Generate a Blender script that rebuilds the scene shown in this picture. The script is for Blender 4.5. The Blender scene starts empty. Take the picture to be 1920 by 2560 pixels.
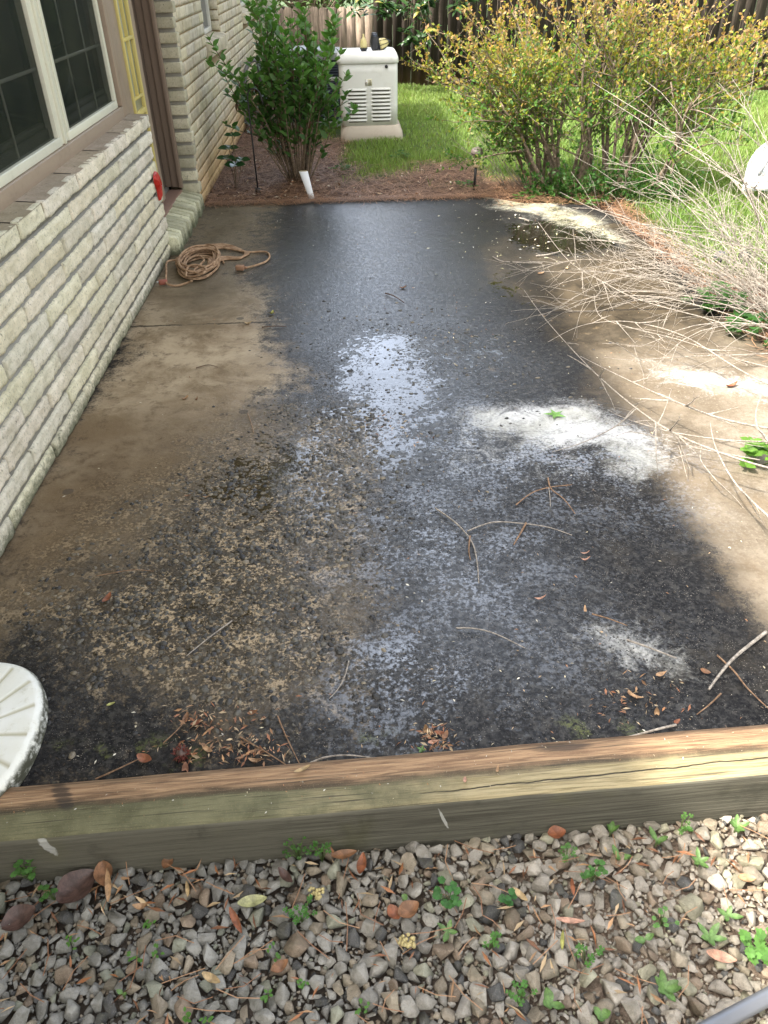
import bpy, bmesh, math, random
import numpy as np
from mathutils import Vector, Matrix, noise as mn
rng = np.random.default_rng(7); random.seed(7)
R = math.radians; PI = math.pi
scene = bpy.context.scene

# ---------------------------------------------------------------- camera
EYE = np.array([0.0, 0.0, 1.6]); FPX = 1933.03
PITCH, YAW, ROLL = R(35.909), R(1.796), R(-1.235)
def cam_axes():
    f = np.array([math.sin(YAW)*math.cos(PITCH), math.cos(YAW)*math.cos(PITCH), -math.sin(PITCH)])
    r = np.array([math.cos(YAW), -math.sin(YAW), 0.0]); u = np.cross(r, f)
    c, s = math.cos(ROLL), math.sin(ROLL)
    return c*r+s*u, -s*r+c*u, f
CR, CU, CF = cam_axes()
cd = bpy.data.cameras.new('camera'); cam = bpy.data.objects.new('camera', cd)
scene.collection.objects.link(cam); scene.camera = cam
m = Matrix.Identity(4)
for i in range(3):
    m[i][0] = CR[i]; m[i][1] = CU[i]; m[i][2] = -CF[i]; m[i][3] = EYE[i]
cam.matrix_world = m
cd.sensor_fit = 'VERTICAL'; cd.sensor_height = 36; cd.lens = 36*FPX/2560
cd.clip_end = 500; cd.clip_start = 0.05
def at(px, py, z=0.0):
    """surveyed point of the photograph on the level z"""
    d = CF*FPX + CR*(px-960) - CU*(py-1280); t = (z-EYE[2])/d[2]
    return EYE + t*d
def aty(px, py, Y):
    d = CF*FPX + CR*(px-960) - CU*(py-1280); t = (Y-EYE[1])/d[1]
    return EYE + t*d

# ---------------------------------------------------------------- light
SUND = np.array([-1.0, -0.35, 1.51]); SUND /= np.linalg.norm(SUND)   # towards the sun
w = bpy.data.worlds.new('World'); scene.world = w; w.use_nodes = True
nt = w.node_tree; bg = nt.nodes['Background']
sky = nt.nodes.new('ShaderNodeTexSky'); sky.sky_type = 'NISHITA'; sky.sun_disc = False
sky.sun_elevation = math.asin(SUND[2]); sky.sun_rotation = math.atan2(SUND[0], SUND[1])
sky.air_density = 1.0; sky.dust_density = 4.0; sky.ozone_density = 1.0
bwn = nt.nodes.new('ShaderNodeRGBToBW'); nt.links.new(sky.outputs[0], bwn.inputs[0])
cm = nt.nodes.new('ShaderNodeMix'); cm.data_type = 'RGBA'; cm.blend_type = 'MULTIPLY'; cm.inputs[0].default_value = 1
nt.links.new(bwn.outputs[0], cm.inputs[6]); cm.inputs[7].default_value = (1.42, 1.36, 1.24, 1)      # unseen thin cloud, added to warm the bluish sky light
tcw = nt.nodes.new('ShaderNodeTexCoord'); cn = nt.nodes.new('ShaderNodeTexNoise'); nt.links.new(tcw.outputs['Generated'], cn.inputs[0])
cn.inputs['Scale'].default_value = 2.6; cn.inputs['Detail'].default_value = 5
crp = nt.nodes.new('ShaderNodeMapRange'); nt.links.new(cn.outputs['Fac'], crp.inputs[0]); crp.inputs[1].default_value = .35; crp.inputs[2].default_value = .60; crp.inputs[3].default_value = .45; crp.inputs[4].default_value = .95
cx_ = nt.nodes.new('ShaderNodeMix'); cx_.data_type = 'RGBA'; nt.links.new(crp.outputs[0], cx_.inputs[0]); nt.links.new(sky.outputs[0], cx_.inputs[6]); nt.links.new(cm.outputs[2], cx_.inputs[7])
# unseen cloud bank beyond the fence, added to brighten the slab's reflections
cdot = nt.nodes.new('ShaderNodeVectorMath'); cdot.operation = 'DOT_PRODUCT'; nt.links.new(tcw.outputs['Generated'], cdot.inputs[0])
cdir = Vector((0.02, 1.0, 0.50)).normalized(); cdot.inputs[1].default_value = cdir
cr2 = nt.nodes.new('ShaderNodeMapRange'); cr2.interpolation_type = 'SMOOTHSTEP'; nt.links.new(cdot.outputs['Value'], cr2.inputs[0]); cr2.inputs[1].default_value = .76; cr2.inputs[2].default_value = .95; cr2.inputs[3].default_value = 0; cr2.inputs[4].default_value = .85
bb_ = nt.nodes.new('ShaderNodeMix'); bb_.data_type = 'RGBA'; nt.links.new(cr2.outputs[0], bb_.inputs[0]); nt.links.new(cx_.outputs[2], bb_.inputs[6])
cm2 = nt.nodes.new('ShaderNodeMix'); cm2.data_type = 'RGBA'; cm2.blend_type = 'MULTIPLY'; cm2.inputs[0].default_value = 1
nt.links.new(bwn.outputs[0], cm2.inputs[6]); cm2.inputs[7].default_value = (2.35, 2.7, 3.35, 1); nt.links.new(cm2.outputs[2], bb_.inputs[7])
nt.links.new(bb_.outputs[2], bg.inputs[0]); bg.inputs[1].default_value = 0.15
sl = bpy.data.lights.new('sun', 'SUN'); sl.energy = 2.4; sl.angle = R(2.0); sl.color = (1.0, 0.93, 0.82)
so = bpy.data.objects.new('sun', sl); scene.collection.objects.link(so)
so.rotation_euler = Vector(SUND).to_track_quat('Z', 'Y').to_euler()
scene.view_settings.view_transform = 'Standard'; scene.view_settings.look = 'None'
scene.view_settings.exposure = 2.08; scene.view_settings.gamma = 1.0

# ---------------------------------------------------------------- object helpers
COL = scene.collection
def tag(o, label=None, cat=None, group=None, kind=None):
    if label: o['label'] = label
    if cat: o['category'] = cat
    if group: o['group'] = group
    if kind: o['kind'] = kind
    return o
def empty(name, loc=(0, 0, 0), rz=0.0):
    o = bpy.data.objects.new(name, None); COL.objects.link(o); o.location = loc; o.rotation_euler = (0, 0, rz)
    o.empty_display_size = 0.1
    return o
def rotm(rx=0, ry=0, rz=0):
    return np.array((Matrix.Rotation(rz, 3, 'Z') @ Matrix.Rotation(ry, 3, 'Y') @ Matrix.Rotation(rx, 3, 'X')))

class MB:
    """collects geometry as numpy blocks, builds ONE mesh object"""
    def __init__(s): s.v = []; s.f = []; s.n = 0; s.mi = []; s.c = []; s.cur = 0; s.col = (1, 1, 1)
    def add(s, v, f, c=None):
        v = np.asarray(v, float).reshape(-1, 3)
        s.v.append(v)
        for q in f: s.f.append([int(i)+s.n for i in q]); s.mi.append(s.cur)
        s.c.append(np.tile(np.asarray(s.col if c is None else c, float), (len(v), 1)) if (c is None or np.ndim(c) == 1) else np.asarray(c, float))
        s.n += len(v)
    def box(s, c, d, rot=None):
        x, y, z = np.array(d)/2
        v = np.array([(-x,-y,-z),(x,-y,-z),(x,y,-z),(-x,y,-z),(-x,-y,z),(x,-y,z),(x,y,z),(-x,y,z)])
        if rot is not None: v = v @ np.asarray(rot).T
        s.add(v+np.array(c), [(0,3,2,1),(4,5,6,7),(0,1,5,4),(1,2,6,5),(2,3,7,6),(3,0,4,7)])
    def bb(s, x0, x1, y0, y1, z0, z1): s.box(((x0+x1)/2, (y0+y1)/2, (z0+z1)/2), (x1-x0, y1-y0, z1-z0))
    def tube(s, pts, rad, n=6, cap=True, c=None):
        pts = np.asarray(pts, float); k = len(pts)
        rad = np.broadcast_to(np.asarray(rad, float), (k,))
        t = np.gradient(pts, axis=0); t /= np.linalg.norm(t, axis=1)[:, None]+1e-12
        up = np.array([0, 0, 1.0]) if abs(t[0][2]) < .9 else np.array([1.0, 0, 0])
        vs = []
        a = np.arange(n)*2*PI/n
        nrm = np.cross(t[0], up); nrm /= np.linalg.norm(nrm)
        for i in range(k):
            nrm = nrm-t[i]*(nrm@t[i]); nrm /= np.linalg.norm(nrm)+1e-12
            b = np.cross(t[i], nrm)
            vs.append(pts[i]+rad[i]*(np.cos(a)[:, None]*nrm+np.sin(a)[:, None]*b))
        f = []
        for i in range(k-1):
            for j in range(n):
                j2 = (j+1) % n; f.append((i*n+j, i*n+j2, (i+1)*n+j2, (i+1)*n+j))
        if cap: f.append(tuple(range(n-1, -1, -1))); f.append(tuple((k-1)*n+j for j in range(n)))
        s.add(np.concatenate(vs), f, c)
    def lathe(s, prof, c=(0, 0, 0), n=24, sx=1, sy=1, rot=None):
        a = np.arange(n)*2*PI/n; vs = []
        for r_, z in prof: vs.append(np.stack([r_*np.cos(a)*sx, r_*np.sin(a)*sy, np.full(n, z)], 1))
        f = []
        for i in range(len(prof)-1):
            for j in range(n):
                j2 = (j+1) % n; f.append((i*n+j, i*n+j2, (i+1)*n+j2, (i+1)*n+j))
        f.append(tuple(range(n-1, -1, -1))); f.append(tuple((len(prof)-1)*n+j for j in range(n)))
        v = np.concatenate(vs)
        if rot is not None: v = v @ np.asarray(rot).T
        s.add(v+np.array(c), f)
    def prism(s, poly, h0, h1, axis=2, taper=1.0):
        p = np.asarray(poly, float); n = len(p); cc = p.mean(0)
        def lift(q, h):
            o = np.zeros((n, 3)); ax = [i for i in range(3) if i != axis]
            o[:, ax[0]] = q[:, 0]; o[:, ax[1]] = q[:, 1]; o[:, axis] = h; return o
        v = np.concatenate([lift(p, h0), lift(cc+(p-cc)*taper, h1)])
        f = [tuple(range(n-1, -1, -1)), tuple(range(n, 2*n))]+[(i, (i+1) % n, n+(i+1) % n, n+i) for i in range(n)]
        s.add(v, f)
    def build(s, name, mats, parent=None, smooth=False, bevel=0, loc=None, seg=2):
        me = bpy.data.meshes.new(name)
        v = np.concatenate(s.v)
        fast_mesh(me, v, s.f)
        if not isinstance(mats, (list, tuple)): mats = [mats]
        for m_ in mats: me.materials.append(m_)
        if len(mats) > 1: me.polygons.foreach_set('material_index', np.array(s.mi, dtype=np.int32))
        ca = me.color_attributes.new('tint', 'FLOAT_COLOR', 'POINT')
        cc = np.ones((len(v), 4)); cc[:, :3] = np.concatenate(s.c); ca.data.foreach_set('color', cc.ravel())
        if smooth: me.polygons.foreach_set('use_smooth', np.ones(len(me.polygons), dtype=bool))
        me.update()
        o = bpy.data.objects.new(name, me); COL.objects.link(o)
        if parent is not None: o.parent = parent
        if loc is not None: o.location = loc
        if bevel:
            b = o.modifiers.new('bevel', 'BEVEL'); b.width = bevel; b.segments = seg; b.limit_method = 'ANGLE'; b.angle_limit = R(35)
        return o
def fast_mesh(me, v, faces):
    v = np.ascontiguousarray(v, dtype=np.float32)
    if isinstance(faces, np.ndarray):
        k = faces.shape[1]; tot = np.full(len(faces), k, np.int32); flat = faces.ravel().astype(np.int32)
    else:
        tot = np.array([len(q) for q in faces], np.int32); flat = np.fromiter((i for q in faces for i in q), np.int32, int(tot.sum()))
    me.vertices.add(len(v)); me.vertices.foreach_set('co', v.ravel())
    me.loops.add(len(flat)); me.loops.foreach_set('vertex_index', flat)
    me.polygons.add(len(tot)); st = np.zeros(len(tot), np.int32); st[1:] = np.cumsum(tot)[:-1]
    me.polygons.foreach_set('loop_start', st); me.polygons.foreach_set('loop_total', tot)
    me.update(calc_edges=True); me.validate()
def mass(name, pv, pf, basis, loc, col, mat, parent=None, smooth=False):
    """many copies of a small prototype fused into one mesh (leaves of a crown, stuff)"""
    pv = np.asarray(pv, float); n = len(loc); k = len(pv)
    v = np.einsum('nij,kj->nki', basis, pv)+np.asarray(loc)[:, None, :]
    pf3 = [q for q in pf]
    same = len(set(len(q) for q in pf3)) == 1
    off = (np.arange(n)*k)
    if same:
        f = (np.asarray(pf3)[None]+off[:, None, None]).reshape(-1, len(pf3[0]))
    else:
        f = [[i+o for i in q] for o in off.tolist() for q in pf3]
    me = bpy.data.meshes.new(name); fast_mesh(me, v.reshape(-1, 3), f)
    cc = np.ones((n, k, 4)); cc[:, :, :3] = np.asarray(col)[:, None, :]
    ca = me.color_attributes.new('tint', 'FLOAT_COLOR', 'POINT'); ca.data.foreach_set('color', cc.reshape(-1))
    me.materials.append(mat)
    if smooth: me.polygons.foreach_set('use_smooth', np.ones(len(me.polygons), dtype=bool))
    o = bpy.data.objects.new(name, me); COL.objects.link(o)
    if parent is not None: o.parent = parent
    return o
def basis_from(d, nrm, s, sw=None):
    """columns: x=width, y=along d, z=normal"""
    d = d/(np.linalg.norm(d, axis=1)[:, None]+1e-9)
    x = np.cross(d, nrm); x /= np.linalg.norm(x, axis=1)[:, None]+1e-9
    z = np.cross(x, d)
    s = np.broadcast_to(np.asarray(s, float), (len(d),)); sw = s if sw is None else np.broadcast_to(np.asarray(sw, float), (len(d),))
    return np.stack([x*sw[:, None], d*s[:, None], z*s[:, None]], axis=2)
def rdir(n):
    v = rng.normal(size=(n, 3)); return v/np.linalg.norm(v, axis=1)[:, None]
LEAF_V = [(0,0,0),(-.26,.3,.05),(0,.33,0),(.26,.3,.05),(-.22,.66,.03),(0,.68,-.03),(.22,.66,.03),(0,1,-.1)]
LEAF_F = [(0,2,1),(0,3,2),(1,2,5,4),(2,3,6,5),(4,5,7),(5,6,7)]
KITE_V = [(0,0,0),(-.3,.45,.06),(0,.5,-.02),(.3,.45,.06),(0,1,-.06)]
KITE_F = [(0,2,1),(0,3,2),(1,2,4),(2,3,4)]

# value noise for numpy arrays
def vnoise(x, y, seed=0):
    xi = np.floor(x).astype(np.int64); yi = np.floor(y).astype(np.int64)
    fx = x-xi; fy = y-yi; fx = fx*fx*(3-2*fx); fy = fy*fy*(3-2*fy)
    def h(a, b):
        n = (a*374761393+b*668265263+seed*1442695041) & 0x7fffffff
        n = ((n ^ (n >> 13))*1274126177) & 0x7fffffff
        return (n ^ (n >> 16)) % 100003/100003.0
    return (h(xi, yi)*(1-fx)+h(xi+1, yi)*fx)*(1-fy)+(h(xi, yi+1)*(1-fx)+h(xi+1, yi+1)*fx)*fy
def fbm(x, y, seed=0, o=4):
    s = 0; a = .5; t = 0
    for i in range(o): s = s+a*vnoise(x*2**i, y*2**i, seed+i*17); t += a; a *= .5
    return s/t

# ---------------------------------------------------------------- material helpers
class NT:
    def __init__(s, name):
        s.m = bpy.data.materials.new(name); s.m.use_nodes = True; s.t = s.m.node_tree
        s.b = s.t.nodes['Principled BSDF']; s.out = s.t.nodes['Material Output']
    def n(s, typ, **kw):
        o = s.t.nodes.new(typ)
        for k, v in kw.items(): setattr(o, k, v)
        return o
    def link(s, a, b): s.t.links.new(a, b)
    def val(s, sock, v):
        if hasattr(v, 'node'): s.link(v, sock)
        else: sock.default_value = v
    def coord(s, kind='Object', scale=(1, 1, 1)):
        c = s.n('ShaderNodeTexCoord'); mp = s.n('ShaderNodeMapping'); mp.inputs['Scale'].default_value = scale
        s.link(c.outputs[kind], mp.inputs[0]); return mp.outputs[0]
    def noise(s, vec, scale, detail=4, rough=.6, dist=0):
        o = s.n('ShaderNodeTexNoise'); s.link(vec, o.inputs['Vector'])
        o.inputs['Scale'].default_value = scale; o.inputs['Detail'].default_value = detail
        o.inputs['Roughness'].default_value = rough; o.inputs['Distortion'].default_value = dist
        return o.outputs['Fac']
    def vor(s, vec, scale, feature='F1', out='Distance', rand=1):
        o = s.n('ShaderNodeTexVoronoi', feature=feature); s.link(vec, o.inputs['Vector'])
        o.inputs['Scale'].default_value = scale; o.inputs['Randomness'].default_value = rand
        return o.outputs[out]
    def ramp(s, fac, stops, mode='LINEAR'):
        o = s.n('ShaderNodeValToRGB'); o.color_ramp.interpolation = mode; e = o.color_ramp.elements
        while len(e) < len(stops): e.new(.5)
        for i, (p, c) in enumerate(stops):
            e[i].position = p; e[i].color = (c, c, c, 1) if not hasattr(c, '__len__') else (*c[:3], 1)
        s.link(fac, o.inputs[0]); return o.outputs[0]
    def mix(s, fac, a, b, mode='MIX'):
        o = s.n('ShaderNodeMix', data_type='RGBA', blend_type=mode); s.val(o.inputs[0], fac)
        for k, v in ((6, a), (7, b)):
            if hasattr(v, 'node'): s.link(v, o.inputs[k])
            else: o.inputs[k].default_value = (*v[:3], 1) if hasattr(v, '__len__') else (v, v, v, 1)
        return o.outputs[2]
    def math(s, op, a, b=0.0, c=None, clamp=False):
        o = s.n('ShaderNodeMath', operation=op); o.use_clamp = clamp
        s.val(o.inputs[0], a); s.val(o.inputs[1], b)
        if c is not None: s.val(o.inputs[2], c)
        return o.outputs[0]
    def step(s, x, lo, hi):
        o = s.n('ShaderNodeMapRange', interpolation_type='SMOOTHSTEP'); s.val(o.inputs[0], x)
        s.val(o.inputs[1], lo); s.val(o.inputs[2], hi); return o.outputs[0]
    def attr(s, name, out='Color'):
        o = s.n('ShaderNodeAttribute', attribute_name=name); return o.outputs[out]
    def sep(s, c):
        o = s.n('ShaderNodeSeparateColor'); s.link(c, o.inputs[0]); return o.outputs
    def xyz(s, v):
        o = s.n('ShaderNodeSeparateXYZ'); s.link(v, o.inputs[0]); return o.outputs
    def bump(s, h, dist=.01, strength=1.0, nrm=None):
        o = s.n('ShaderNodeBump'); s.link(h, o.inputs['Height']); o.inputs['Distance'].default_value = dist
        s.val(o.inputs['Strength'], strength)
        if nrm is not None: s.link(nrm, o.inputs['Normal'])
        return o.outputs[0]
    def fin(s, col=None, rough=None, nrm=None, spec=None, metal=None):
        if col is not None:
            if hasattr(col, 'node'): s.link(col, s.b.inputs['Base Color'])
            else: s.b.inputs['Base Color'].default_value = (*col[:3], 1)
        if rough is not None: s.val(s.b.inputs['Roughness'], rough)
        if nrm is not None: s.link(nrm, s.b.inputs['Normal'])
        if spec is not None: s.val(s.b.inputs['Specular IOR Level'], spec)
        if metal is not None: s.b.inputs['Metallic'].default_value = metal
        return s.m
def simple(name, col, rough=.5, var=.15, scale=12, bump=.0, spec=.5, metal=0, dirt=None, dirt_amt=.5, dscale=6):
    t = NT(name); v = t.coord()
    n = t.noise(v, scale, 5)
    lo = tuple(c*(1-var) for c in col); hi = tuple(min(1, c*(1+var)) for c in col)
    c = t.mix(n, lo, hi)
    if dirt is not None:
        d = t.step(t.noise(v, dscale, 8, .75), .52-.1*dirt_amt, .75)
        c = t.mix(t.math('MULTIPLY', d, dirt_amt), c, dirt)
    nr = t.bump(t.noise(v, scale*6, 5, .7), bump) if bump else None
    return t.fin(c, t.math('MULTIPLY_ADD', n, .15, rough-.07), nr, spec, metal)
def leafmat(name, rough=.45, trans=.35, spec=.5, under=1.15):
    t = NT(name); a = t.attr('tint'); v = t.coord()
    c = t.mix(t.noise(v, 60, 2), a, t.mix(.35, a, (.02, .03, .01)))
    t.fin(c, rough, None, spec)
    tr = t.n('ShaderNodeBsdfTranslucent'); mx = t.n('ShaderNodeMixShader'); mx.inputs[0].default_value = trans
    tc = t.mix(1.0, c, (1.1, 1.25, .5), 'MULTIPLY'); t.link(tc, tr.inputs[0])
    t.link(t.b.outputs[0], mx.inputs[1]); t.link(tr.outputs[0], mx.inputs[2]); t.link(mx.outputs[0], t.out.inputs[0])
    return t.m
def barkmat(name, c1, c2, scale=40, bump=.004):
    t = NT(name); v = t.coord(); a = t.attr('tint')
    n = t.noise(v, scale, 6, .7)
    c = t.mix(1.0, t.mix(t.step(n, .35, .65), c1, c2), a, 'MULTIPLY')
    return t.fin(c, .85, t.bump(n, bump))
# ================================================================ PATIO (structure)
POLY = {
'tanL': [(-1.27, 1.99), (-1.2, 3.21), (-1.22, 4.84), (-1.0, 4.77), (-0.67, 4.4), (-0.42, 3.85), (-0.37, 3.37), (-0.45, 2.98), (-0.49, 2.68), (-0.61, 2.43), (-0.72, 2.24), (-0.94, 2.01), (-1.07, 1.86), (-1.17, 1.72)] ,
'olive': [(-1.46, 6.64), (-0.58, 6.54), (-0.62, 5.47), (-0.6, 4.66), (-0.75, 4.28), (-0.99, 4.12), (-1.22, 4.72)] ,
'tanR': [(0.94, 5.31), (1.26, 5.51), (1.93, 5.59), (1.92, 4.87), (1.87, 3.92), (2.32, 3.37), (2.04, 2.27), (1.31, 1.1), (1.14, 1.37), (1.12, 1.58), (1.15, 1.87), (1.15, 2.16), (1.12, 2.39), (1.13, 2.69), (1.08, 3.09), (1.03, 3.58), (1.04, 4.0), (0.91, 4.25), (0.76, 4.6)] ,
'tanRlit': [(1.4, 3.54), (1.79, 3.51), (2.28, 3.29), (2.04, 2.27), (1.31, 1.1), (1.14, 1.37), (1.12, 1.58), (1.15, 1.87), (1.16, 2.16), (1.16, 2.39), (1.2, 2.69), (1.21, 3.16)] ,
'agg': [(-0.55, 2.66), (-0.35, 3.05), (-0.07, 2.99), (0.15, 2.55), (0.10, 2.09), (0.0, 1.76), (-0.02, 1.31), (-0.38, 1.22), (-0.80, 1.25), (-1.02, 1.48), (-1.16, 1.66), (-1.05, 1.86), (-0.76, 2.22)] ,
'aggB': [(0.23, 3.96), (0.88, 3.96), (1.1, 3.47), (1.05, 2.98), (0.69, 2.93), (0.35, 2.99), (0.1, 3.33)] ,
'foam1': [(0.39, 2.88), (0.57, 2.96), (0.75, 2.98), (1.03, 2.92), (1.09, 2.76), (1.19, 2.62), (1.2, 2.47), (1.06, 2.33), (0.95, 2.39), (0.9, 2.55), (0.74, 2.56), (0.6, 2.67), (0.45, 2.74)] ,
'foam1b': [(0.3, 2.82), (0.51, 2.87), (0.83, 2.65), (1.01, 2.52), (1.02, 2.32), (0.85, 2.36), (0.67, 2.43), (0.44, 2.39), (0.26, 2.45)] ,
'foam2': [(1.36, 3.36), (1.56, 3.32), (1.72, 3.16), (1.96, 3.06), (1.87, 2.88), (1.54, 2.98), (1.37, 3.11)] ,
'foam3': [(0.63, 1.66), (0.72, 1.61), (0.82, 1.55), (0.87, 1.47), (0.84, 1.43), (0.7, 1.45), (0.63, 1.55)] ,
'foam3b': [(0.58, 1.72), (0.79, 1.6), (0.92, 1.44), (0.78, 1.3), (0.62, 1.4), (0.53, 1.58)] ,
'foam4': [(-0.05, 1.56), (0.1, 1.6), (0.26, 1.45), (0.21, 1.34), (0.03, 1.32), (-0.06, 1.41)] ,
'foam5': [(0.03, 2.19), (0.21, 2.22), (0.44, 2.07), (0.35, 1.82), (0.18, 1.86), (0.01, 1.95)] ,
'foam6': [(1.03, 6.48), (1.46, 6.39), (1.65, 6.1), (1.82, 5.7), (1.87, 5.13), (1.76, 5.01), (1.53, 5.48), (1.28, 5.92), (1.01, 6.12)] ,
'foam6b': [(0.98, 6.36), (1.6, 6.17), (1.69, 5.32), (1.27, 4.93), (0.97, 5.31)] ,
'pud1': [(-0.16, 3.58), (0.0, 3.85), (0.40, 3.8), (0.42, 3.22), (0.34, 2.62), (0.14, 2.40), (-0.12, 2.50), (-0.24, 3.1)] ,
'pud2': [(-0.43, 2.78), (-0.14, 2.85), (-0.07, 2.42), (-0.21, 2.09), (-0.43, 2.12), (-0.59, 2.33)] ,
'pudfar': [(1.06, 5.68), (1.59, 5.83), (1.85, 5.31), (1.75, 4.89), (1.32, 4.93), (1.01, 5.22)] ,
'pudmid': [(0.76, 4.99), (1.32, 4.93), (1.12, 3.88), (0.77, 3.96), (0.51, 4.16)] ,
'wet': [(-0.84, 6.57), (0.86, 6.37), (1.53, 5.84), (1.85, 5.31), (1.22, 4.49), (0.91, 4.13), (1.04, 3.53), (1.08, 2.97), (1.12, 2.45), (1.13, 2.14), (1.12, 1.83), (1.08, 1.52), (0.95, 1.12), (-0.92, 1.23), (-1.12, 1.59), (-1.07, 1.86), (-0.72, 2.24), (-0.49, 2.68), (-0.37, 3.37), (-0.52, 4.02), (-0.8, 4.68), (-0.81, 5.68)] ,
'brownL': [(-1.05, 2.65), (-.72, 2.95), (-.42, 2.80), (-.55, 2.40), (-.85, 2.05), (-1.25, 1.70), (-1.25, 2.15)],
'sheen': [(-0.61, 6.54), (0.95, 6.36), (0.89, 5.32), (0.63, 4.55), (0.62, 3.92), (0.63, 3.2), (0.48, 2.68), (0.6, 2.25), (0.64, 1.86), (0.65, 1.61), (0.51, 1.4), (0.33, 1.29), (-0.03, 1.3), (-0.16, 1.52), (-0.12, 1.86), (-0.21, 2.18), (-0.4, 2.45), (-0.44, 2.81), (-0.29, 3.28), (-0.4, 3.85), (-0.68, 4.53), (-0.67, 5.48)] ,
'marb': [(0.16, 2.73), (0.56, 2.67), (0.91, 2.46), (0.77, 2.21), (0.47, 2.06), (0.47, 1.76), (0.65, 1.61), (0.57, 1.49), (0.26, 1.57), (0.21, 1.34), (-0.03, 1.34), (-0.07, 1.53), (-0.02, 1.76), (-0.04, 2.1), (0.08, 2.41)] ,
'black': [(0.77, 2.42), (0.97, 2.38), (1.06, 2.12), (1.07, 1.78), (1.05, 1.49), (1.02, 1.26), (0.37, 1.22), (0.33, 1.28), (0.61, 1.37), (0.67, 1.61), (0.6, 1.91), (0.55, 2.18)] ,
'whiteR': [(1.18, 2.82), (1.35, 2.74), (1.37, 2.55), (1.19, 2.39), (1.12, 2.54)] ,

}
def sdf(x, y, poly):
    """signed distance, positive inside"""
    P = np.array(poly, float); n = len(P); d = np.full(x.shape, 1e9); ins = np.zeros(x.shape, bool)
    for i in range(n):
        a, b = P[i], P[(i+1) % n]; e = b-a; L = e@e+1e-12
        t = np.clip(((x-a[0])*e[0]+(y-a[1])*e[1])/L, 0, 1)
        d = np.minimum(d, np.hypot(x-a[0]-t*e[0], y-a[1]-t*e[1]))
        c = (a[1] > y) != (b[1] > y)
        xi = a[0]+(y-a[1])*(b[0]-a[0])/(b[1]-a[1]+1e-12)
        ins ^= (c & (x < xi))
    return np.where(ins, d, -d)
def soft(x, y, name, w=.12, warp=.10):
    xx = x+warp*(fbm(x*3+7, y*3, 3)-.5)*2; yy = y+warp*(fbm(x*3, y*3+11, 5)-.5)*2.5
    s = sdf(xx, yy, POLY[name]); t = np.clip(s/w*.5+.5, 0, 1); return t*t*(3-2*t)
EDGE_Y = np.array([1.1, 4.5, 5.1, 5.5, 5.85, 6.10, 6.18, 6.21, 6.5]); EDGE_X = np.array([2.02, 1.99, 1.96, 1.93, 1.90, 1.78, 1.55, 1.32, 1.0])
nx, ny = 150, 260
U, V = np.meshgrid(np.linspace(0, 1, nx), np.linspace(0, 1, ny))
X = -1.23+U*0; Yr = 1.12+V*5.40
XR = np.interp(Yr, EDGE_Y, EDGE_X)
X = -1.23+U*(XR+1.23); Y = Yr.copy()
Y = np.where(V < .2, Y+(1-V/.2)*(.042*X+.045), Y)
Zp = (fbm(X*1.3, Y*1.3, 2)-.5)*.012
x, y = X.ravel(), Y.ravel()
verts = np.stack([x, y, Zp.ravel()], 1)
idx = np.arange(nx*ny).reshape(ny, nx)
faces = np.stack([idx[:-1, :-1], idx[:-1, 1:], idx[1:, 1:], idx[1:, :-1]], -1).reshape(-1, 4)
rim = np.concatenate([idx[:, -1], idx[-1, ::-1][1:], idx[::-1, 0][1:], idx[0, :][1:-1]])
nv = len(verts); low = verts[rim].copy(); low[:, 2] = -.12
verts = np.concatenate([verts, low]); k = len(rim); j = np.arange(k)
faces = np.concatenate([faces, np.stack([rim, nv+j, nv+(j+1) % k, rim[(j+1) % k]][::-1], -1)])
me = bpy.data.meshes.new('patio'); fast_mesh(me, verts, faces)
me.polygons.foreach_set('use_smooth', np.ones(len(me.polygons), dtype=bool))
S = lambda n_, w_=.12, wp=.10: soft(verts[:, 0], verts[:, 1], n_, w_, wp)
tanL, tanR, agg, olive = S('tanL', .34, .16), S('tanR', .25, .12), S('agg', .6, .18), S('olive', .5)
aggB = S('aggB', .5)
dark = np.maximum((1-tanL)*(1-tanR)*(1-.5*agg)*(1-.8*olive), S('pudfar', .3, .1)*.95)
foam = np.maximum.reduce([S('foam1', .16, .07)*.95, S('foam2', .25, .06)*.84, S('foam3', .14, .03)*.88, S('foam1b', .35)*.56, S('foam3b', .3)*.44, S('whiteR', .3)*.45, S('foam6', .12)*.7, S('foam6b', .5)*.36])
marb = np.maximum.reduce([S('marb', .4, .12)*.38, S('foam4', .35)*1.0, S('foam5', .45)*.9, S('foam1b', .5)*.85, S('pud1', .6)*.35])
sheen = S('sheen', .5, .14)
wet = np.clip(.4*S('wet', .3, .1)+.6*sheen, 0, 1)*(1-.75*S('black', .35, .1))
pud = np.maximum.reduce([S('pud1', .8, .14)*1.0, S('pud2', .6, .12)*1.06, S('pudfar', .3)*.98, S('pudmid', .5)*.66, S('aggB', .4)*.55, S('wet', .8)*.38, S('agg', .6)*.50])
a1 = np.stack([dark, olive, foam, S('brownL', .5, .14)], 1)
a2 = np.stack([wet, np.maximum(agg, .45*aggB), pud, np.ones_like(dark)], 1)
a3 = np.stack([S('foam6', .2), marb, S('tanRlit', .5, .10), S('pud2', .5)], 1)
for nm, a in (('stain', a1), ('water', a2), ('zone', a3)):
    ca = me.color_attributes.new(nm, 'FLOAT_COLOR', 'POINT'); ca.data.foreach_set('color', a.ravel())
patio = bpy.data.objects.new('patio', me); COL.objects.link(patio); tag(patio, kind='structure')

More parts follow.
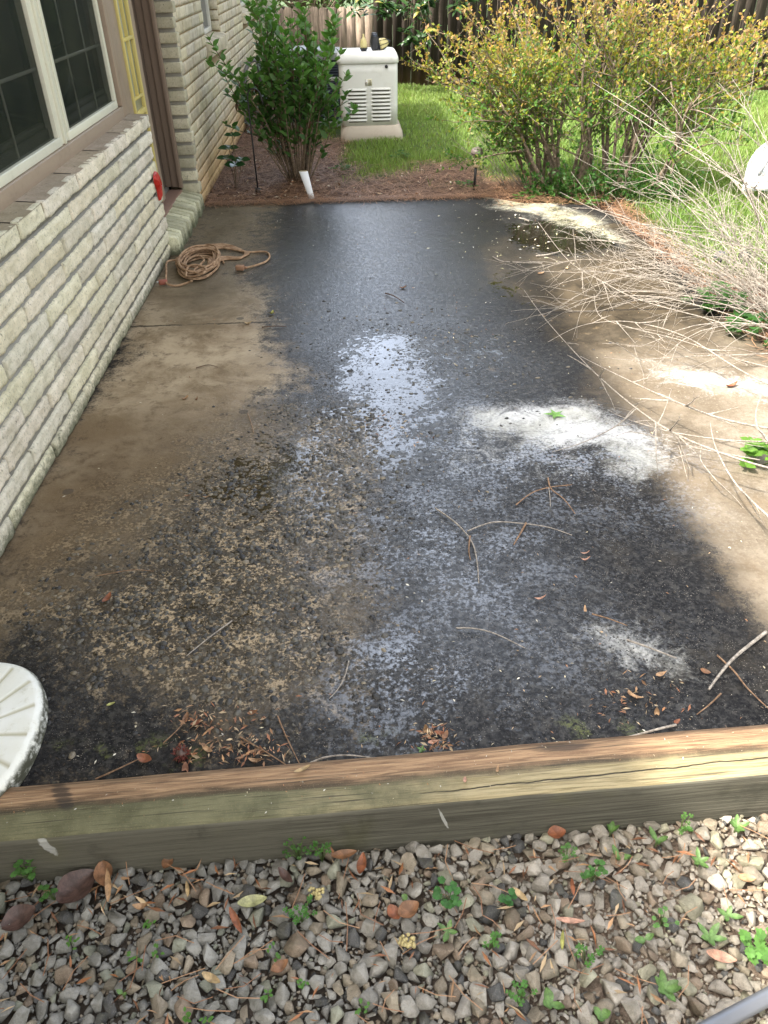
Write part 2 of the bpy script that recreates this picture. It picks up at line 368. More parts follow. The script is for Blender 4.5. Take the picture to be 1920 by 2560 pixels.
def patio_mat():
    t = NT('wet_concrete'); v = t.coord(); M = t.math
    s1 = t.sep(t.attr('stain')); s2 = t.sep(t.attr('water')); s3 = t.sep(t.attr('zone'))
    brownpool = t.attr('zone', 'Alpha')
    dk, ol, fo = s1[0], s1[1], s1[2]; wt, ag, pd = s2[0], s2[1], s2[2]
    nL = t.noise(v, 1.3, 5, .6); nA = t.noise(v, 3.2, 8, .68, .4); nB = t.noise(v, 14, 7, .72, .3); nM = t.noise(v, 42, 5, .66, .4); nC = t.noise(v, 95, 5, .75); nD = t.noise(v, 300, 3, .7)
    # dry and damp tan concrete with brown tide stains
    tanc = t.mix(t.step(nA, .36, .62), (.22, .165, .10), (.45, .365, .25))
    tanc = t.mix(M('MULTIPLY', t.step(nL, .48, .64), .5), tanc, (.16, .108, .058))
    tanc = t.mix(M('MULTIPLY', t.step(nB, .50, .66), .55), tanc, (.12, .085, .05))
    tanc = t.mix(M('MULTIPLY', t.step(nD, .5, .75), .40), tanc, (.38, .31, .22))
    tanc = t.mix(M('MULTIPLY', t.step(nC, .60, .70), .5), tanc, (.07, .05, .03))
    ring = M('ABSOLUTE', M('SUBTRACT', t.vor(v, 1.7, 'F1'), .30)); tanc = t.mix(M('MULTIPLY', t.step(ring, .012, .0), .35), tanc, (.09, .065, .04))
    sp = t.vor(v, 3.1, 'F1'); tanc = t.mix(M('MULTIPLY', t.step(M('ADD', sp, M('MULTIPLY_ADD', nC, .05, -.025)), .068, .058), .75), tanc, (.075, .07, .062))
    wetR = t.mix(t.step(nA, .35, .65), (.026, .020, .012), (.085, .066, .042)); wetR = t.mix(M('MULTIPLY', t.step(nB, .56, .68), .5), wetR, (.17, .12, .065))
    lit = t.mix(t.step(nA, .36, .64), (.145, .118, .085), (.255, .22, .175))  # lighter zone: dry concrete, with some of the sunlight put into the colour
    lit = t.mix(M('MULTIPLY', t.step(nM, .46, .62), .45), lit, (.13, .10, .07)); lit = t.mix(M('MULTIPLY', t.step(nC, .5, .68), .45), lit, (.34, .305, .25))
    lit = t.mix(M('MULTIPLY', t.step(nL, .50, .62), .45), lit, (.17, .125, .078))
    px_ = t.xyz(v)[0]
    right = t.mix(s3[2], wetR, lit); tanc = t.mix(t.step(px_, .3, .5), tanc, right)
    olc = t.mix(t.step(nB, .35, .65), (.050, .044, .028), (.115, .098, .068))
    tanc = t.mix(M('MULTIPLY', ol, .85), tanc, olc)
    tanc = t.mix(M('MULTIPLY', t.attr('stain', 'Alpha'), t.step(M('ADD', nA, M('MULTIPLY', nB, .4)), .55, .80)), tanc, (.075, .046, .022)); tanc = t.mix(M('MULTIPLY', t.attr('stain', 'Alpha'), .5), tanc, (.10, .066, .034))
    # black algae skin, pitted, with crystals of bare sand showing
    dkc = t.mix(t.step(nC, .40, .64), (.003, .003, .004), (.022, .021, .020))
    dkc = t.mix(M('MULTIPLY', t.step(nM, .50, .62), .75), dkc, (.046, .043, .038))
    dkc = t.mix(M('MULTIPLY', t.step(nA, .52, .66), .4), dkc, (.05, .042, .03))
    fl = M('MULTIPLY', t.step(t.vor(v, 170, 'F1'), .24, .12), t.step(nB, .45, .6)); dkc = t.mix(M('MULTIPLY', fl, .7), dkc, (.34, .30, .25))
    q = M('ADD', dk, M('MULTIPLY_ADD', nB, 1.0, -.5)); q = M('ADD', q, M('MULTIPLY_ADD', nC, .8, -.4)); q = M('ADD', q, M('MULTIPLY_ADD', nA, .9, -.45))
    dm = t.step(q, .26, .74)
    col = t.mix(dm, tanc, dkc)
    # exposed aggregate
    wv = t.n('ShaderNodeVectorMath', operation='ADD'); t.link(v, wv.inputs[0])
    nn = t.n('ShaderNodeTexNoise'); t.link(v, nn.inputs[0]); nn.inputs['Scale'].default_value = 38; nn.inputs['Detail'].default_value = 3
    sc = t.n('ShaderNodeVectorMath', operation='SCALE'); t.link(nn.outputs['Color'], sc.inputs[0]); sc.inputs['Scale'].default_value = .034
    t.link(sc.outputs[0], wv.inputs[1]); wv = wv.outputs[0]
    st = t.vor(wv, 52, 'F1'); stc = t.sep(t.vor(wv, 52, 'F1', 'Color'))
    keep = t.step(stc[1], .30, .36)      # some stones are buried
    stone = M('MULTIPLY', t.step(st, .50, .38), keep)
    scol = t.mix(stc[0], (.012, .012, .011), (.13, .12, .095))
    paste = t.mix(t.step(M('ADD', nC, M('MULTIPLY_ADD', nB, .9, -.45)), .46, .66), (.030, .022, .011), (.50, .385, .24))
    ac = t.mix(stone, paste, scol)
    am = M('MULTIPLY', ag, t.step(M('SUBTRACT', M('ADD', ag, M('MULTIPLY_ADD', nB, 1.2, -.6)), M('MULTIPLY', dm, .42)), .06, .42))
    col = t.mix(am, col, ac)
    # heights
    peb = M('MULTIPLY', M('MULTIPLY', M('SUBTRACT', .62, st), 1.5), keep)
    h = M('ADD', M('MULTIPLY', M('MULTIPLY', peb, ag), .55), M('ADD', M('MULTIPLY', nM, .55), M('MULTIPLY', nB, .45)))
    h = M('ADD', h, M('MULTIPLY_ADD', nC, .22, -.11))
    lvl = M('MULTIPLY_ADD', pd, .80, M('MULTIPLY_ADD', nA, .5, -.25))
    wm = t.step(M('SUBTRACT', lvl, h), -.01, .012)
    hh = M('MAXIMUM', h, lvl)
    # water darkens what it covers; brown pools also paint in dark wall reflection
    col = t.mix(M('MULTIPLY', wm, M('MULTIPLY_ADD', brownpool, .35, .5)), col, (.016, .012, .004))
    # foam and white residue; bluish marbling also paints in wet sky sheen
    nF = t.noise(v, 7, 10, .78, 1.4)
    fn = M('ADD', M('MULTIPLY', fo, .95), M('MULTIPLY_ADD', nF, 1.7, -.90)); fn = M('ADD', fn, M('MULTIPLY_ADD', nC, .7, -.35))
    fm = M('MULTIPLY', t.step(fn, .25, 1.05), .93)
    fc = t.mix(t.step(nA, .4, .6), (.74, .75, .75), (.52, .52, .48)); yl = t.mix(t.step(nB, .35, .6), (.62, .56, .27), (.50, .48, .36)); fc = t.mix(M('MULTIPLY', s3[0], .8), fc, yl)
    mr = M('ABSOLUTE', M('SUBTRACT', t.noise(v, 20, 6, .7, 1.0), .5)); mr = M('MULTIPLY', t.step(M('ADD', t.noise(v, 62, 4, .6), M('MULTIPLY_ADD', t.noise(v, 5, 5, .65), 1.1, -.55)), .50, .64), t.step(nC, .35, .55))
    mn2 = M('MULTIPLY', t.step(M('ADD', t.noise(v, 6, 7, .72), M('MULTIPLY_ADD', nC, .9, -.45)), .54, .74), .8)
    mf = M('MULTIPLY', M('MAXIMUM', mr, mn2), s3[1]); 
    mf = M('MULTIPLY', mf, .85); col = t.mix(mf, col, (.44, .49, .58))
    p = t.xyz(v); jy = M('ABSOLUTE', M('SUBTRACT', M('ADD', p[1], M('MULTIPLY_ADD', nB, .05, -.025)), 3.985))
    jt = M('MULTIPLY', t.step(jy, .014, .004), t.step(nA, .36, .5))
    col = t.mix(M('MULTIPLY', jt, .85), col, (.018, .015, .012)); hh = M('SUBTRACT', hh, M('MULTIPLY', jt, .3))
    col = t.mix(fm, col, fc)
    gm = M('MULTIPLY', t.step(M('ADD', p[1], M('MULTIPLY', nA, -.25)), 1.18, 1.10), t.step(t.noise(v, 5, 5), .55, .62))
    col = t.mix(M('MULTIPLY', gm, t.step(nC, .4, .6)), col, (.09, .10, .03))
    ro = M('MULTIPLY_ADD', wt, -.50, .85); ro = M('ADD', ro, M('MULTIPLY_ADD', nC, .3, -.15)); ro = t.mix(wm, ro, .05); ro = t.mix(fm, ro, .5)
    b1 = t.bump(hh, .013, M('MULTIPLY_ADD', ag, .70, .13)); b2 = t.bump(nC, .0022, .8, b1)
    nrm = t.n('ShaderNodeMix', data_type='VECTOR'); t.link(wm, nrm.inputs[0]); t.link(b2, nrm.inputs[4]); t.link(b1, nrm.inputs[5]); nr = nrm.outputs[1]
    cw = M('MULTIPLY', wt, M('SUBTRACT', .95, fm), clamp=True); cw = M('MULTIPLY', cw, M('ADD', M('MULTIPLY_ADD', t.step(M('ADD', nM, M('MULTIPLY_ADD', nC, .8, -.4)), .40, .60), .75, .25), wm), clamp=True)
    t.val(t.b.inputs['Coat Weight'], cw); t.val(t.b.inputs['Coat Roughness'], t.mix(wm, .14, .03)); t.link(nr, t.b.inputs['Coat Normal'])
    return t.fin(col, ro, nr, M('MULTIPLY_ADD', wt, .32, .15))
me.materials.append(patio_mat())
# stones standing proud of the worn slab, and black crumbs of the algae skin (stuff)
def ico(sub_):
    bm = bmesh.new(); bmesh.ops.create_icosphere(bm, subdivisions=sub_, radius=1)
    v_ = np.array([q.co[:] for q in bm.verts]); f_ = np.array([[q.index for q in fc.verts] for fc in bm.faces]); bm.free(); return v_, f_
def pebbles(n, name, label, zone, rr, cols, mat, sub_, zoff, seed, flat=(.45, .7)):
    r_ = np.random.default_rng(seed); x_ = r_.uniform(-1.15, 1.9, n); y_ = r_.uniform(1.2, 6.3, n)
    k = r_.random(n) < zone(x_, y_); x_, y_ = x_[k], y_[k]; m_ = len(x_)
    pv, pf = ico(sub_); R_ = r_.uniform(*rr, m_)*(.75+.5*r_.random(m_)**2)
    a_ = r_.uniform(0, 2*PI, m_); sx = R_*r_.uniform(.8, 1.35, m_); sy = R_*r_.uniform(.6, 1.0, m_); sz = R_*r_.uniform(*flat, m_)
    ca_, sa_ = np.cos(a_), np.sin(a_); B_ = np.zeros((m_, 3, 3)); B_[:, 0, 0] = ca_*sx; B_[:, 1, 0] = sa_*sx; B_[:, 0, 1] = -sa_*sy; B_[:, 1, 1] = ca_*sy; B_[:, 2, 2] = sz
    B_[:, 0, 2] = r_.normal(0, .25, m_)*sz; B_[:, 1, 2] = r_.normal(0, .25, m_)*sz
    z_ = (fbm(x_*1.3, y_*1.3, 2)-.5)*.012-zoff*sz
    C_ = np.array(cols)[r_.integers(0, len(cols), m_)]*r_.uniform(.6, 1.4, (m_, 1))
    pv = pv*(1+.16*(np.array([mn.noise(tuple(q*1.7)) for q in pv])[:, None]))
    o_ = mass(name, pv, pf, B_, np.stack([x_, y_, z_], 1), C_, mat, smooth=True); tag(o_, label, 'stones', kind='stuff'); return o_
def lattice(f): return lambda x_, y_: np.clip(f(x_, y_), 0, 1)
tp = NT('wet_pebble'); ta = tp.attr('tint'); vv = tp.coord(); nb_ = tp.noise(vv, 260, 4, .7)
tp.fin(tp.mix(tp.step(nb_, .4, .7), ta, tp.mix(.6, ta, (.02, .018, .014))), tp.math('MULTIPLY_ADD', nb_, .5, .05), tp.bump(nb_, .0015), .55); PEB = tp.m
za = lambda x_, y_: np.clip(soft(x_, y_, 'agg', .5, .18)*1.6-.6, 0, 1)*np.clip((vnoise(x_*9, y_*9, 51)-.30)*3, .10, 1)+.10*soft(x_, y_, 'aggB', .4)*vnoise(x_*8, y_*8, 52)+.14*soft(x_, y_, 'pud1', .6)*vnoise(x_*8, y_*8, 55)
pebbles(56000, 'exposed_aggregate', 'dark wet pebbles standing out of the worn concrete at left of centre', za, (.0050, .0112), [(.030, .028, .024), (.06, .055, .045), (.10, .092, .072), (.022, .022, .024), (.19, .16, .11)], PEB, 2, .18, 61)
zb_ = lambda x_, y_: np.clip((soft(x_, y_, 'wet', .3)*1.8-.8)*(1-soft(x_, y_, 'tanR', .2))*(1-soft(x_, y_, 'tanL', .6))*(y_ < 3.9)*np.clip((vnoise(x_*7, y_*7, 53)-.25)*1.6, .05, 1)*(1-.6*za(x_, y_))*(1-soft(x_, y_, 'foam1', .2)), 0, 1)
pebbles(70000, 'black_crumbs', 'fine black crumbs of the wet dark crust over the middle of the patio', zb_, (.0022, .0042), [(.006, .006, .007), (.008, .008, .009), (.016, .015, .015), (.006, .006, .007), (.10, .09, .08)], PEB, 1, .25, 62, (.5, .9))

# ================================================================ GROUND (structure)
gx = np.concatenate([np.linspace(-60, -3, 12), np.linspace(-2.5, 6, 70), np.linspace(7, 60, 14)])
gy = np.concatenate([np.linspace(-60, -1.5, 10), np.linspace(-1, 1.04, 30), np.linspace(1.1, 14, 90), np.linspace(15, 90, 14)])
GX, GY = np.meshgrid(gx, gy)
BY = 1.10+.042*GX
soil = np.clip((BY-GY)/.03, 0, 1)
GZ = -.035*(1-soil)-.150*soil+(fbm(GX*2.3, GY*2.3, 8)-.5)*.03
GZ = np.where((GX < 1.95) & (GX > -1.25) & (GY > 1.18) & (GY < 6.4), -.09, GZ)
gi = np.arange(GX.size).reshape(GX.shape)
gf = np.stack([gi[:-1, :-1], gi[:-1, 1:], gi[1:, 1:], gi[1:, :-1]], -1).reshape(-1, 4)
me = bpy.data.meshes.new('ground'); fast_mesh(me, np.stack([GX.ravel(), GY.ravel(), GZ.ravel()], 1), gf)
me.polygons.foreach_set('use_smooth', np.ones(len(me.polygons), dtype=bool))
def straw_zone(x, y):
    a = np.clip((7.35+1.0*(fbm(x*2.2, y*2.2, 4)-.5)*2-y)/.45+.5, 0, 1)*np.clip((1.75-x)/.3, 0, 1)
    b = np.clip((.0-x+(fbm(x*2, y*2, 9)-.5)*.3)/.2+.5, 0, 1)*np.clip((9.1+x*.0-y)/.3+.5, 0, 1)
    b2 = np.clip((-.35-x)/.2+.5, 0, 1)*np.clip((12.9-y)/.3, 0, 1)
    c = np.clip((2.22-x)/.15, 0, 1)*np.clip((x-1.7)/.1, 0, 1)*np.clip((6.9-y)/.3, 0, 1)
    d = np.clip(1-np.hypot((x-2.3)/.7, (y-4.0)/.8), 0, 1)*2
    return np.clip(np.maximum.reduce([a, b, b2, c, d]), 0, 1)
straw = straw_zone(GX, GY)
ca = me.color_attributes.new('zone', 'FLOAT_COLOR', 'POINT')
ca.data.foreach_set('color', np.stack([straw.ravel(), soil.ravel(), 0*soil.ravel(), 1+0*soil.ravel()], 1).ravel())
t = NT('soil_and_turf'); v = t.coord(); z = t.sep(t.attr('zone'))
n1 = t.noise(v, 7, 6, .7); n2 = t.noise(v, 60, 5, .7)
gc = t.mix(t.step(n1, .35, .7), (.045, .085, .018), (.085, .13, .03)); gc = t.mix(t.step(n2, .4, .7), gc, (.03, .05, .012))
sc_ = t.mix(t.step(n2, .35, .7), (.055, .024, .012), (.13, .065, .035))
dirt = t.mix(t.step(n1, .35, .7), (.20, .15, .11), (.33, .255, .195)); dirt = t.mix(t.step(n2, .45, .65), dirt, (.11, .078, .056))
px_ = t.xyz(v)[0]
dirt = t.mix(t.step(px_, .5, -.2), dirt, (.12, .095, .074))
c = t.mix(z[0], gc, sc_); c = t.mix(z[1], c, dirt)
me.materials.append(t.fin(c, .8, t.bump(n2, .02)))
ground = bpy.data.objects.new('ground', me); COL.objects.link(ground); tag(ground, kind='structure')

# ---- grass (stuff)
def grass(n, xr, yr, h, wd, name, label, dens=None, zb=-.035):
    x = rng.uniform(*xr, n); y = rng.uniform(*yr, n)
    kk = rng.random(n) > straw_zone(x, y)*1.3
    kk &= ~((x < 2.0) & (y < 6.35)) & ~((x < 1.2) & (y < 6.6)) & (y < 13.3-.25*(x)) & ~((x > -.15) & (x < .6) & (y > 9.02) & (y < 9.7))
    if dens is not None: kk &= dens(x, y)
    x, y = x[kk], y[kk]; n = len(x)
    a = rng.uniform(0, 2*PI, n); hh = h*rng.uniform(.5, 1.3, n)*(.6+.8*vnoise(x*2.5, y*2.5, 6)); lean = rng.uniform(.2, .9, n)*hh; la = rng.uniform(0, 2*PI, n)
    w_ = wd*rng.uniform(.6, 1.3, n)
    b = np.stack([x, y, np.full(n, zb)], 1)
    dx = np.stack([np.cos(a)*w_, np.sin(a)*w_, 0*a], 1)
    mid = b+np.stack([np.cos(la)*lean*.35, np.sin(la)*lean*.35, hh*.6], 1)
    tip = b+np.stack([np.cos(la)*lean, np.sin(la)*lean, hh], 1)
    V_ = np.stack([b-dx, b+dx, mid-dx*.7, mid+dx*.7, tip], 1).reshape(-1, 3)
    o = np.arange(n)[:, None]*5
    F3 = np.concatenate([o+np.array([[0, 1, 3]]), o+np.array([[0, 3, 2]]), o+np.array([[2, 3, 4]])])
    me = bpy.data.meshes.new(name); fast_mesh(me, V_, F3)
    pt = vnoise(x*1.2, y*1.2, 3); cc = np.ones((n, 5, 4))
    base = np.stack([.20+.12*pt, .33+.10*pt, .075+.04*pt], 1)*rng.uniform(.65, 1.35, (n, 1))
    dry = rng.random(n) < .06; base[dry] = (.28, .22, .10)
    cc[:, :, :3] = base[:, None, :]; cc[:, :2, :3] *= .75
    ca = me.color_attributes.new('tint', 'FLOAT_COLOR', 'POINT'); ca.data.foreach_set('color', cc.reshape(-1))
    me.materials.append(GRASSM); o_ = bpy.data.objects.new(name, me); COL.objects.link(o_)
    tag(o_, label, 'grass', kind='stuff'); return o_
GRASSM = leafmat('grass_blade', .5, .35)
grass(150000, (-.4, 5.6), (6.5, 13.4), .055, .0035, 'lawn_grass', 'short bright green grass of the lawn beyond the patio', lambda x, y: (x < .45*y+.8))
grass(26000, (2.02, 4.2), (3.4, 7.2), .075, .003, 'rough_grass', 'longer green grass growing behind the bare twiggy shrub')

# ---- pine straw (stuff)
def needles(n, zone, name, label, wn=.0015, length=.12, zb=-.03, up=.055, cols=((.40, .23, .13), (.12, .06, .035))):
    x, y = zone(n); n = len(x)
    a = rng.uniform(0, 2*PI, n); L = length*rng.uniform(.5, 1.2, n); tl = rng.normal(0, .16, n)
    b = np.stack([x, y, zb+rng.uniform(0, up, n)], 1)
    d = np.stack([np.cos(a)*L, np.sin(a)*L, np.sin(tl)*L*.5], 1); s = np.stack([-np.sin(a), np.cos(a), 0*a], 1)*wn
    bend = np.stack([-np.sin(a), np.cos(a), 0*a+.3], 1)*(rng.normal(0, .09, n)*L)[:, None]; u = np.array([0, 0, .0011])
    p0, p1, p2 = b-d/2, b+bend, b+d/2
    V_ = np.stack([p0-s, p0+s, p1-s+u, p1+s+u, p2-s, p2+s], 1).reshape(-1, 3)
    o = np.arange(n)[:, None]*6; F4 = np.concatenate([o+np.array([[0, 1, 3, 2]]), o+np.array([[2, 3, 5, 4]])])
    me = bpy.data.meshes.new(name); fast_mesh(me, V_, F4)
    tt = rng.random((n, 1))**1.3; cc = np.ones((n, 6, 4)); cc[:, :, :3] = (np.array(cols[0])*(1-tt)+np.array(cols[1])*tt)[:, None, :]
    ca = me.color_attributes.new('tint', 'FLOAT_COLOR', 'POINT'); ca.data.foreach_set('color', cc.reshape(-1))
    me.materials.append(STRAWM); o_ = bpy.data.objects.new(name, me); COL.objects.link(o_)
    tag(o_, label, 'pine straw', kind='stuff'); return o_
t = NT('dry_needle'); t.fin(t.attr('tint'), .6); STRAWM = t.m
def zbed(n):
    x = rng.uniform(-1.2, 2.25, n); y = rng.uniform(3.0, 10.5, n); s = straw_zone(x, y)
    k = (rng.random(n) < s) & ~((x < 1.93) & (y < 6.1)) & ~((x < 1.1) & (y < 6.5)); return x[k], y[k]
needles(52000, zbed, 'pine_straw', 'reddish brown pine straw mulch around the shrubs and along the patio')
def zedge(n):
    x = rng.uniform(-1.15, 1.1, n); y = 6.5-np.abs(rng.normal(0, .055, n)); return x, y
needles(1700, zedge, 'patio_edge_straw', 'loose pine needles spilling over the far patio edge', zb=.004, up=.012)

# ================================================================ GRAVEL (stuff)
def rock_proto(seed):
    r_ = np.random.default_rng(seed); bm = bmesh.new()
    sc = np.array([1, r_.uniform(.62, .95), r_.uniform(.5, .8)])
    for p in range(13):
        q = r_.normal(size=3); q /= np.linalg.norm(q); bm.verts.new(tuple(q*sc*r_.uniform(.85, 1.05)))
    ret = bmesh.ops.convex_hull(bm, input=bm.verts)
    bmesh.ops.delete(bm, geom=[g for g in ret['geom_interior'] if isinstance(g, bmesh.types.BMVert)], context='VERTS')
    bmesh.ops.dissolve_limit(bm, angle_limit=R(16), verts=bm.verts, edges=bm.edges)
    bmesh.ops.bevel(bm, geom=list(bm.edges), offset=.17, segments=2, profile=.5, affect='EDGES', clamp_overlap=True)
    bmesh.ops.triangulate(bm, faces=bm.faces)
    v = np.array([q.co[:] for q in bm.verts]); f = np.array([[q.index for q in fc.verts] for fc in bm.faces]); bm.free(); return v, f
ROCKS = [rock_proto(100+i) for i in range(22)]
def gravel():
    pts = []; cell = {}
    def ok(x, y, r_):
        cx, cy = int(x/.035), int(y/.035)
        for a in range(cx-2, cx+3):
            for b in range(cy-2, cy+3):
                for (X_, Y_, R_) in cell.get((a, b), ()):
                    if (X_-x)**2+(Y_-y)**2 < ((R_+r_)*.61)**2: return False
        return True
    out = []
    for it in range(260000):
        x, y = random.uniform(-1.15, 1.6), random.uniform(.25, 1.12)
        if y > 1.02+.042*x: continue
        big = it < 16000
        r_ = (random.uniform(.013, .024) if random.random() < .8 else random.uniform(.022, .031)) if big else random.uniform(.004, .013)
        # stones thin out in the trodden soil to the right
        if x > .35 and random.random() < min(.85, (x-.35)*1.25)*(1 if big else .6): continue
        if ok(x, y, r_): cell.setdefault((int(x/.035), int(y/.035)), []).append((x, y, r_)); out.append((x, y, r_))
    Vs, Fs, Cs = [], [], []; o = 0
    for (x, y, r_) in out:
        v, f = ROCKS[random.randrange(len(ROCKS))]
        M = rotm(random.uniform(-.5, .5), random.uniform(-.5, .5), random.uniform(0, 6.3))
        q = (v*r_*1.18) @ M.T; zb = -.139+.012*(mn.noise((x*8, y*8, 0)))+random.uniform(-.004, .006)
        sink = .25 if x < .4 else .45
        q = q+np.array([x, y, zb+r_*(.62-sink)+(.008 if r_ > .02 else 0)])
        k = min(1, max(0, (x+.3)/1.0)); g = random.random()
        c = np.array((.31, .305, .28))*(1-k)+np.array((.43, .385, .325))*k
        if g < .14: c = np.array((.34, .29, .22))
        elif g < .22: c = np.array((.29, .225, .165))
        elif g < .32: c = np.array((.10, .10, .098))
        elif g < .42: c = c*np.array((.95, 1.0, .86))
        c = c*random.uniform(.7, 1.22)
        Vs.append(q); Fs.append(f+o); Cs.append(np.tile(np.append(c, 1), (len(q), 1))); o += len(q)
    me = bpy.data.meshes.new('gravel'); fast_mesh(me, np.concatenate(Vs), np.concatenate(Fs))
    ca = me.color_attributes.new('tint', 'FLOAT_COLOR', 'POINT'); ca.data.foreach_set('color', np.concatenate(Cs).ravel())
    t = NT('gravel_stone'); v = t.coord(); a = t.attr('tint')
    n1 = t.noise(v, 60, 6, .7); n2 = t.noise(v, 400, 4, .7); n3 = t.noise(v, 22, 4, .6)
    c = t.mix(t.math('MULTIPLY', t.step(n1, .4, .7), .55), a, t.mix(1.0, a, (.55, .52, .46), 'MULTIPLY'))
    c = t.mix(t.math('MULTIPLY', t.step(n2, .55, .72), .5), c, (.48, .44, .37))
    c = t.mix(t.math('MULTIPLY', t.step(n2, .42, .30), .5), c, (.03, .03, .028))
    c = t.mix(t.math('MULTIPLY', t.step(n3, .50, .64), .4), c, (.10, .095, .06))
    b2 = t.bump(n2, .0015); b1 = t.bump(n1, .006, 1.0, b2)
    me.materials.append(t.fin(c, .58, b1, .4))
    o_ = bpy.data.objects.new('gravel', me); COL.objects.link(o_)
    tag(o_, 'grey and tan crushed stones in front of the timber', 'gravel', kind='stuff')
gravel()
# ================================================================ HOUSE
def brick_material(name, warm=0.0):
    t = NT(name); v = t.coord(); a = t.attr('tint')
    n1 = t.noise(v, 9, 5, .65); n2 = t.noise(v, 95, 5, .78); n3 = t.noise(v, 42, 5, .75)
    lo = (.64, .61, .475) if not warm else (.52, .475, .36); hi = (.86, .815, .68) if not warm else (.72, .67, .53)
    c = t.mix(t.step(n1, .3, .7), lo, hi); c = t.mix(1.0, c, a, 'MULTIPLY')
    c = t.mix(t.math('MULTIPLY', t.step(n2, .50, .66), .62 if not warm else .35), c, (.27, .27, .20) if not warm else (.32, .26, .15))
    c = t.mix(t.math('MULTIPLY', t.step(n3, .60, .68), .75 if not warm else .3), c, (.11, .11, .085))
    c = t.mix(t.math('MULTIPLY', t.step(t.noise(v, 3.5, 4), .5, .7), .10), c, (.42, .41, .26))
    z = t.xyz(v)[2]
    if warm:   # soil splash low on the wall
        sp = t.math('ADD', z, t.math('MULTIPLY_ADD', n1, -.5, .2))
        c = t.mix(t.math('MULTIPLY', t.step(sp, .42, .0), .65), c, (.52, .31, .10))
    else:      # moss at the foot
        sp = t.math('ADD', z, t.math('MULTIPLY_ADD', n3, -.14, .04))
        c = t.mix(t.math('MULTIPLY', t.step(sp, .05, -.02), .8), c, (.07, .085, .045))
    h = t.math('ADD', t.math('MULTIPLY', n3, .7), t.math('MULTIPLY', n2, .5))
    return t.fin(c, .88, t.bump(h, .008 if not warm else .004), .25)
BRICK = brick_material('painted_rough_brick'); BRICKW = brick_material('painted_brick_far', 1)
def mortar_mat(name, col):
    t = NT(name); v = t.coord(); n = t.noise(v, 40, 6, .7); n1 = t.noise(v, 5, 4)
    c = t.mix(n, tuple(q*.72 for q in col), tuple(q*1.2 for q in col)); c = t.mix(t.math('MULTIPLY', t.step(n1, .5, .7), .35), c, (.16, .15, .11))
    return t.fin(c, .92, t.bump(n, .004), .2)
MORT = mortar_mat('grey_mortar', (.30, .295, .265)); MORTW = mortar_mat('tan_mortar', (.33, .26, .155))
TRIM = simple('taupe_paint', (.33, .262, .20), .5, .06, 3, dirt=(.12, .09, .06), dirt_amt=.35, dscale=9)
TRIMD = simple('dark_taupe_paint', (.225, .17, .13), .5, .08, 3, dirt=(.09, .07, .05), dirt_amt=.3)
VINYL = simple('cream_vinyl', (.70, .71, .60), .35, .04, 4, dirt=(.3, .29, .2), dirt_amt=.25, dscale=14)
YELLOW = simple('yellowed_frame', (.62, .53, .19), .45, .08, 5)
DARKIN = simple('dark_room', (.03, .035, .03), .9)
def glassm(name, col, rough=.06):
    t = NT(name); v = t.coord(); return t.fin(t.mix(t.noise(v, 3), col, tuple(c*1.7 for c in col)), rough, None, .5)
GLASS = glassm('dark_window_glass', (.012, .017, .013))
def screen_mat():
    t = NT('insect_screen'); v = t.coord(); n = t.noise(v, 5, 5, .7); n2 = t.noise(v, 90, 3, .7)
    zz = t.xyz(v)[2]
    c = t.mix(t.step(n, .35, .7), (.022, .032, .024), (.05, .062, .042)); c = t.mix(t.math('MULTIPLY', t.step(n2, .55, .8), .3), c, (.11, .12, .09))
    t.fin(c, .7, None, .12)
    tr = t.n('ShaderNodeBsdfTransparent'); mx = t.n('ShaderNodeMixShader'); mx.inputs[0].default_value = .55
    t.link(t.b.outputs[0], mx.inputs[1]); t.link(tr.outputs[0], mx.inputs[2]); t.link(mx.outputs[0], t.out.inputs[0]); return t.m
SCREEN = screen_mat()

house = empty('brick_house', (-1.2, 5.0, 0)); tag(house, 'cream painted rough brick house wall with white window and taupe trim', 'house')
HL = np.array([1.2, -5.0, 0.0])      # children are written in world coordinates, shifted to the empty
def hb(mb, name, mats, parent=house, **kw):
    o = mb.build(name, mats, parent, **kw)
    o.location = HL if parent is house else (0, 0, 0)
    return o
def rough_brick(mb, y0, y1, z0, z1, xf, xb, ry, rz, amp, seed, tint):
    ry = max(3, ry); rz = max(3, rz)
    us = np.linspace(0, 1, ry); vs = np.linspace(0, 1, rz); UU, VV = np.meshgrid(us, vs)
    Y = y0+UU*(y1-y0); Z = z0+VV*(z1-z0); e = .0035
    jy = (vnoise(Z*60+seed, Y*25, 1)-.5)*amp*1.6; jz = (vnoise(Y*45+seed, Z*10, 2)-.5)*amp*1.5
    edge = np.minimum(np.minimum(UU, 1-UU)*(y1-y0), np.minimum(VV, 1-VV)*(z1-z0))
    dep = (fbm(Y*38+seed*3.1, Z*45, 7, 3)-.5)*amp*2.4-amp*.8*np.exp(-edge/.0022)
    Xf = xf+dep
    Y = Y+jy*((UU < .01) | (UU > .99)); Z = Z+jz*((VV < .01) | (VV > .99))
    v = np.stack([Xf, Y, Z], -1).reshape(-1, 3); n = len(v)
    i = np.arange(n).reshape(rz, ry)
    f = np.stack([i[:-1, :-1], i[:-1, 1:], i[1:, 1:], i[1:, :-1]], -1).reshape(-1, 4).tolist()
    rim = np.concatenate([i[0, :], i[1:, -1], i[-1, ::-1][1:], i[::-1, 0][1:-1]])
    bk = v[rim].copy(); bk[:, 0] = xb
    k = len(rim); f += [(int(rim[j]), n+j, n+(j+1) % k, int(rim[(j+1) % k])) for j in range(k)]
    mb.add(np.concatenate([v, bk]), f, tint)
def tint(): 
    g = random.uniform(.84, 1.08); return (g*random.uniform(.98, 1.03), g, g*random.uniform(.90, 1.04))

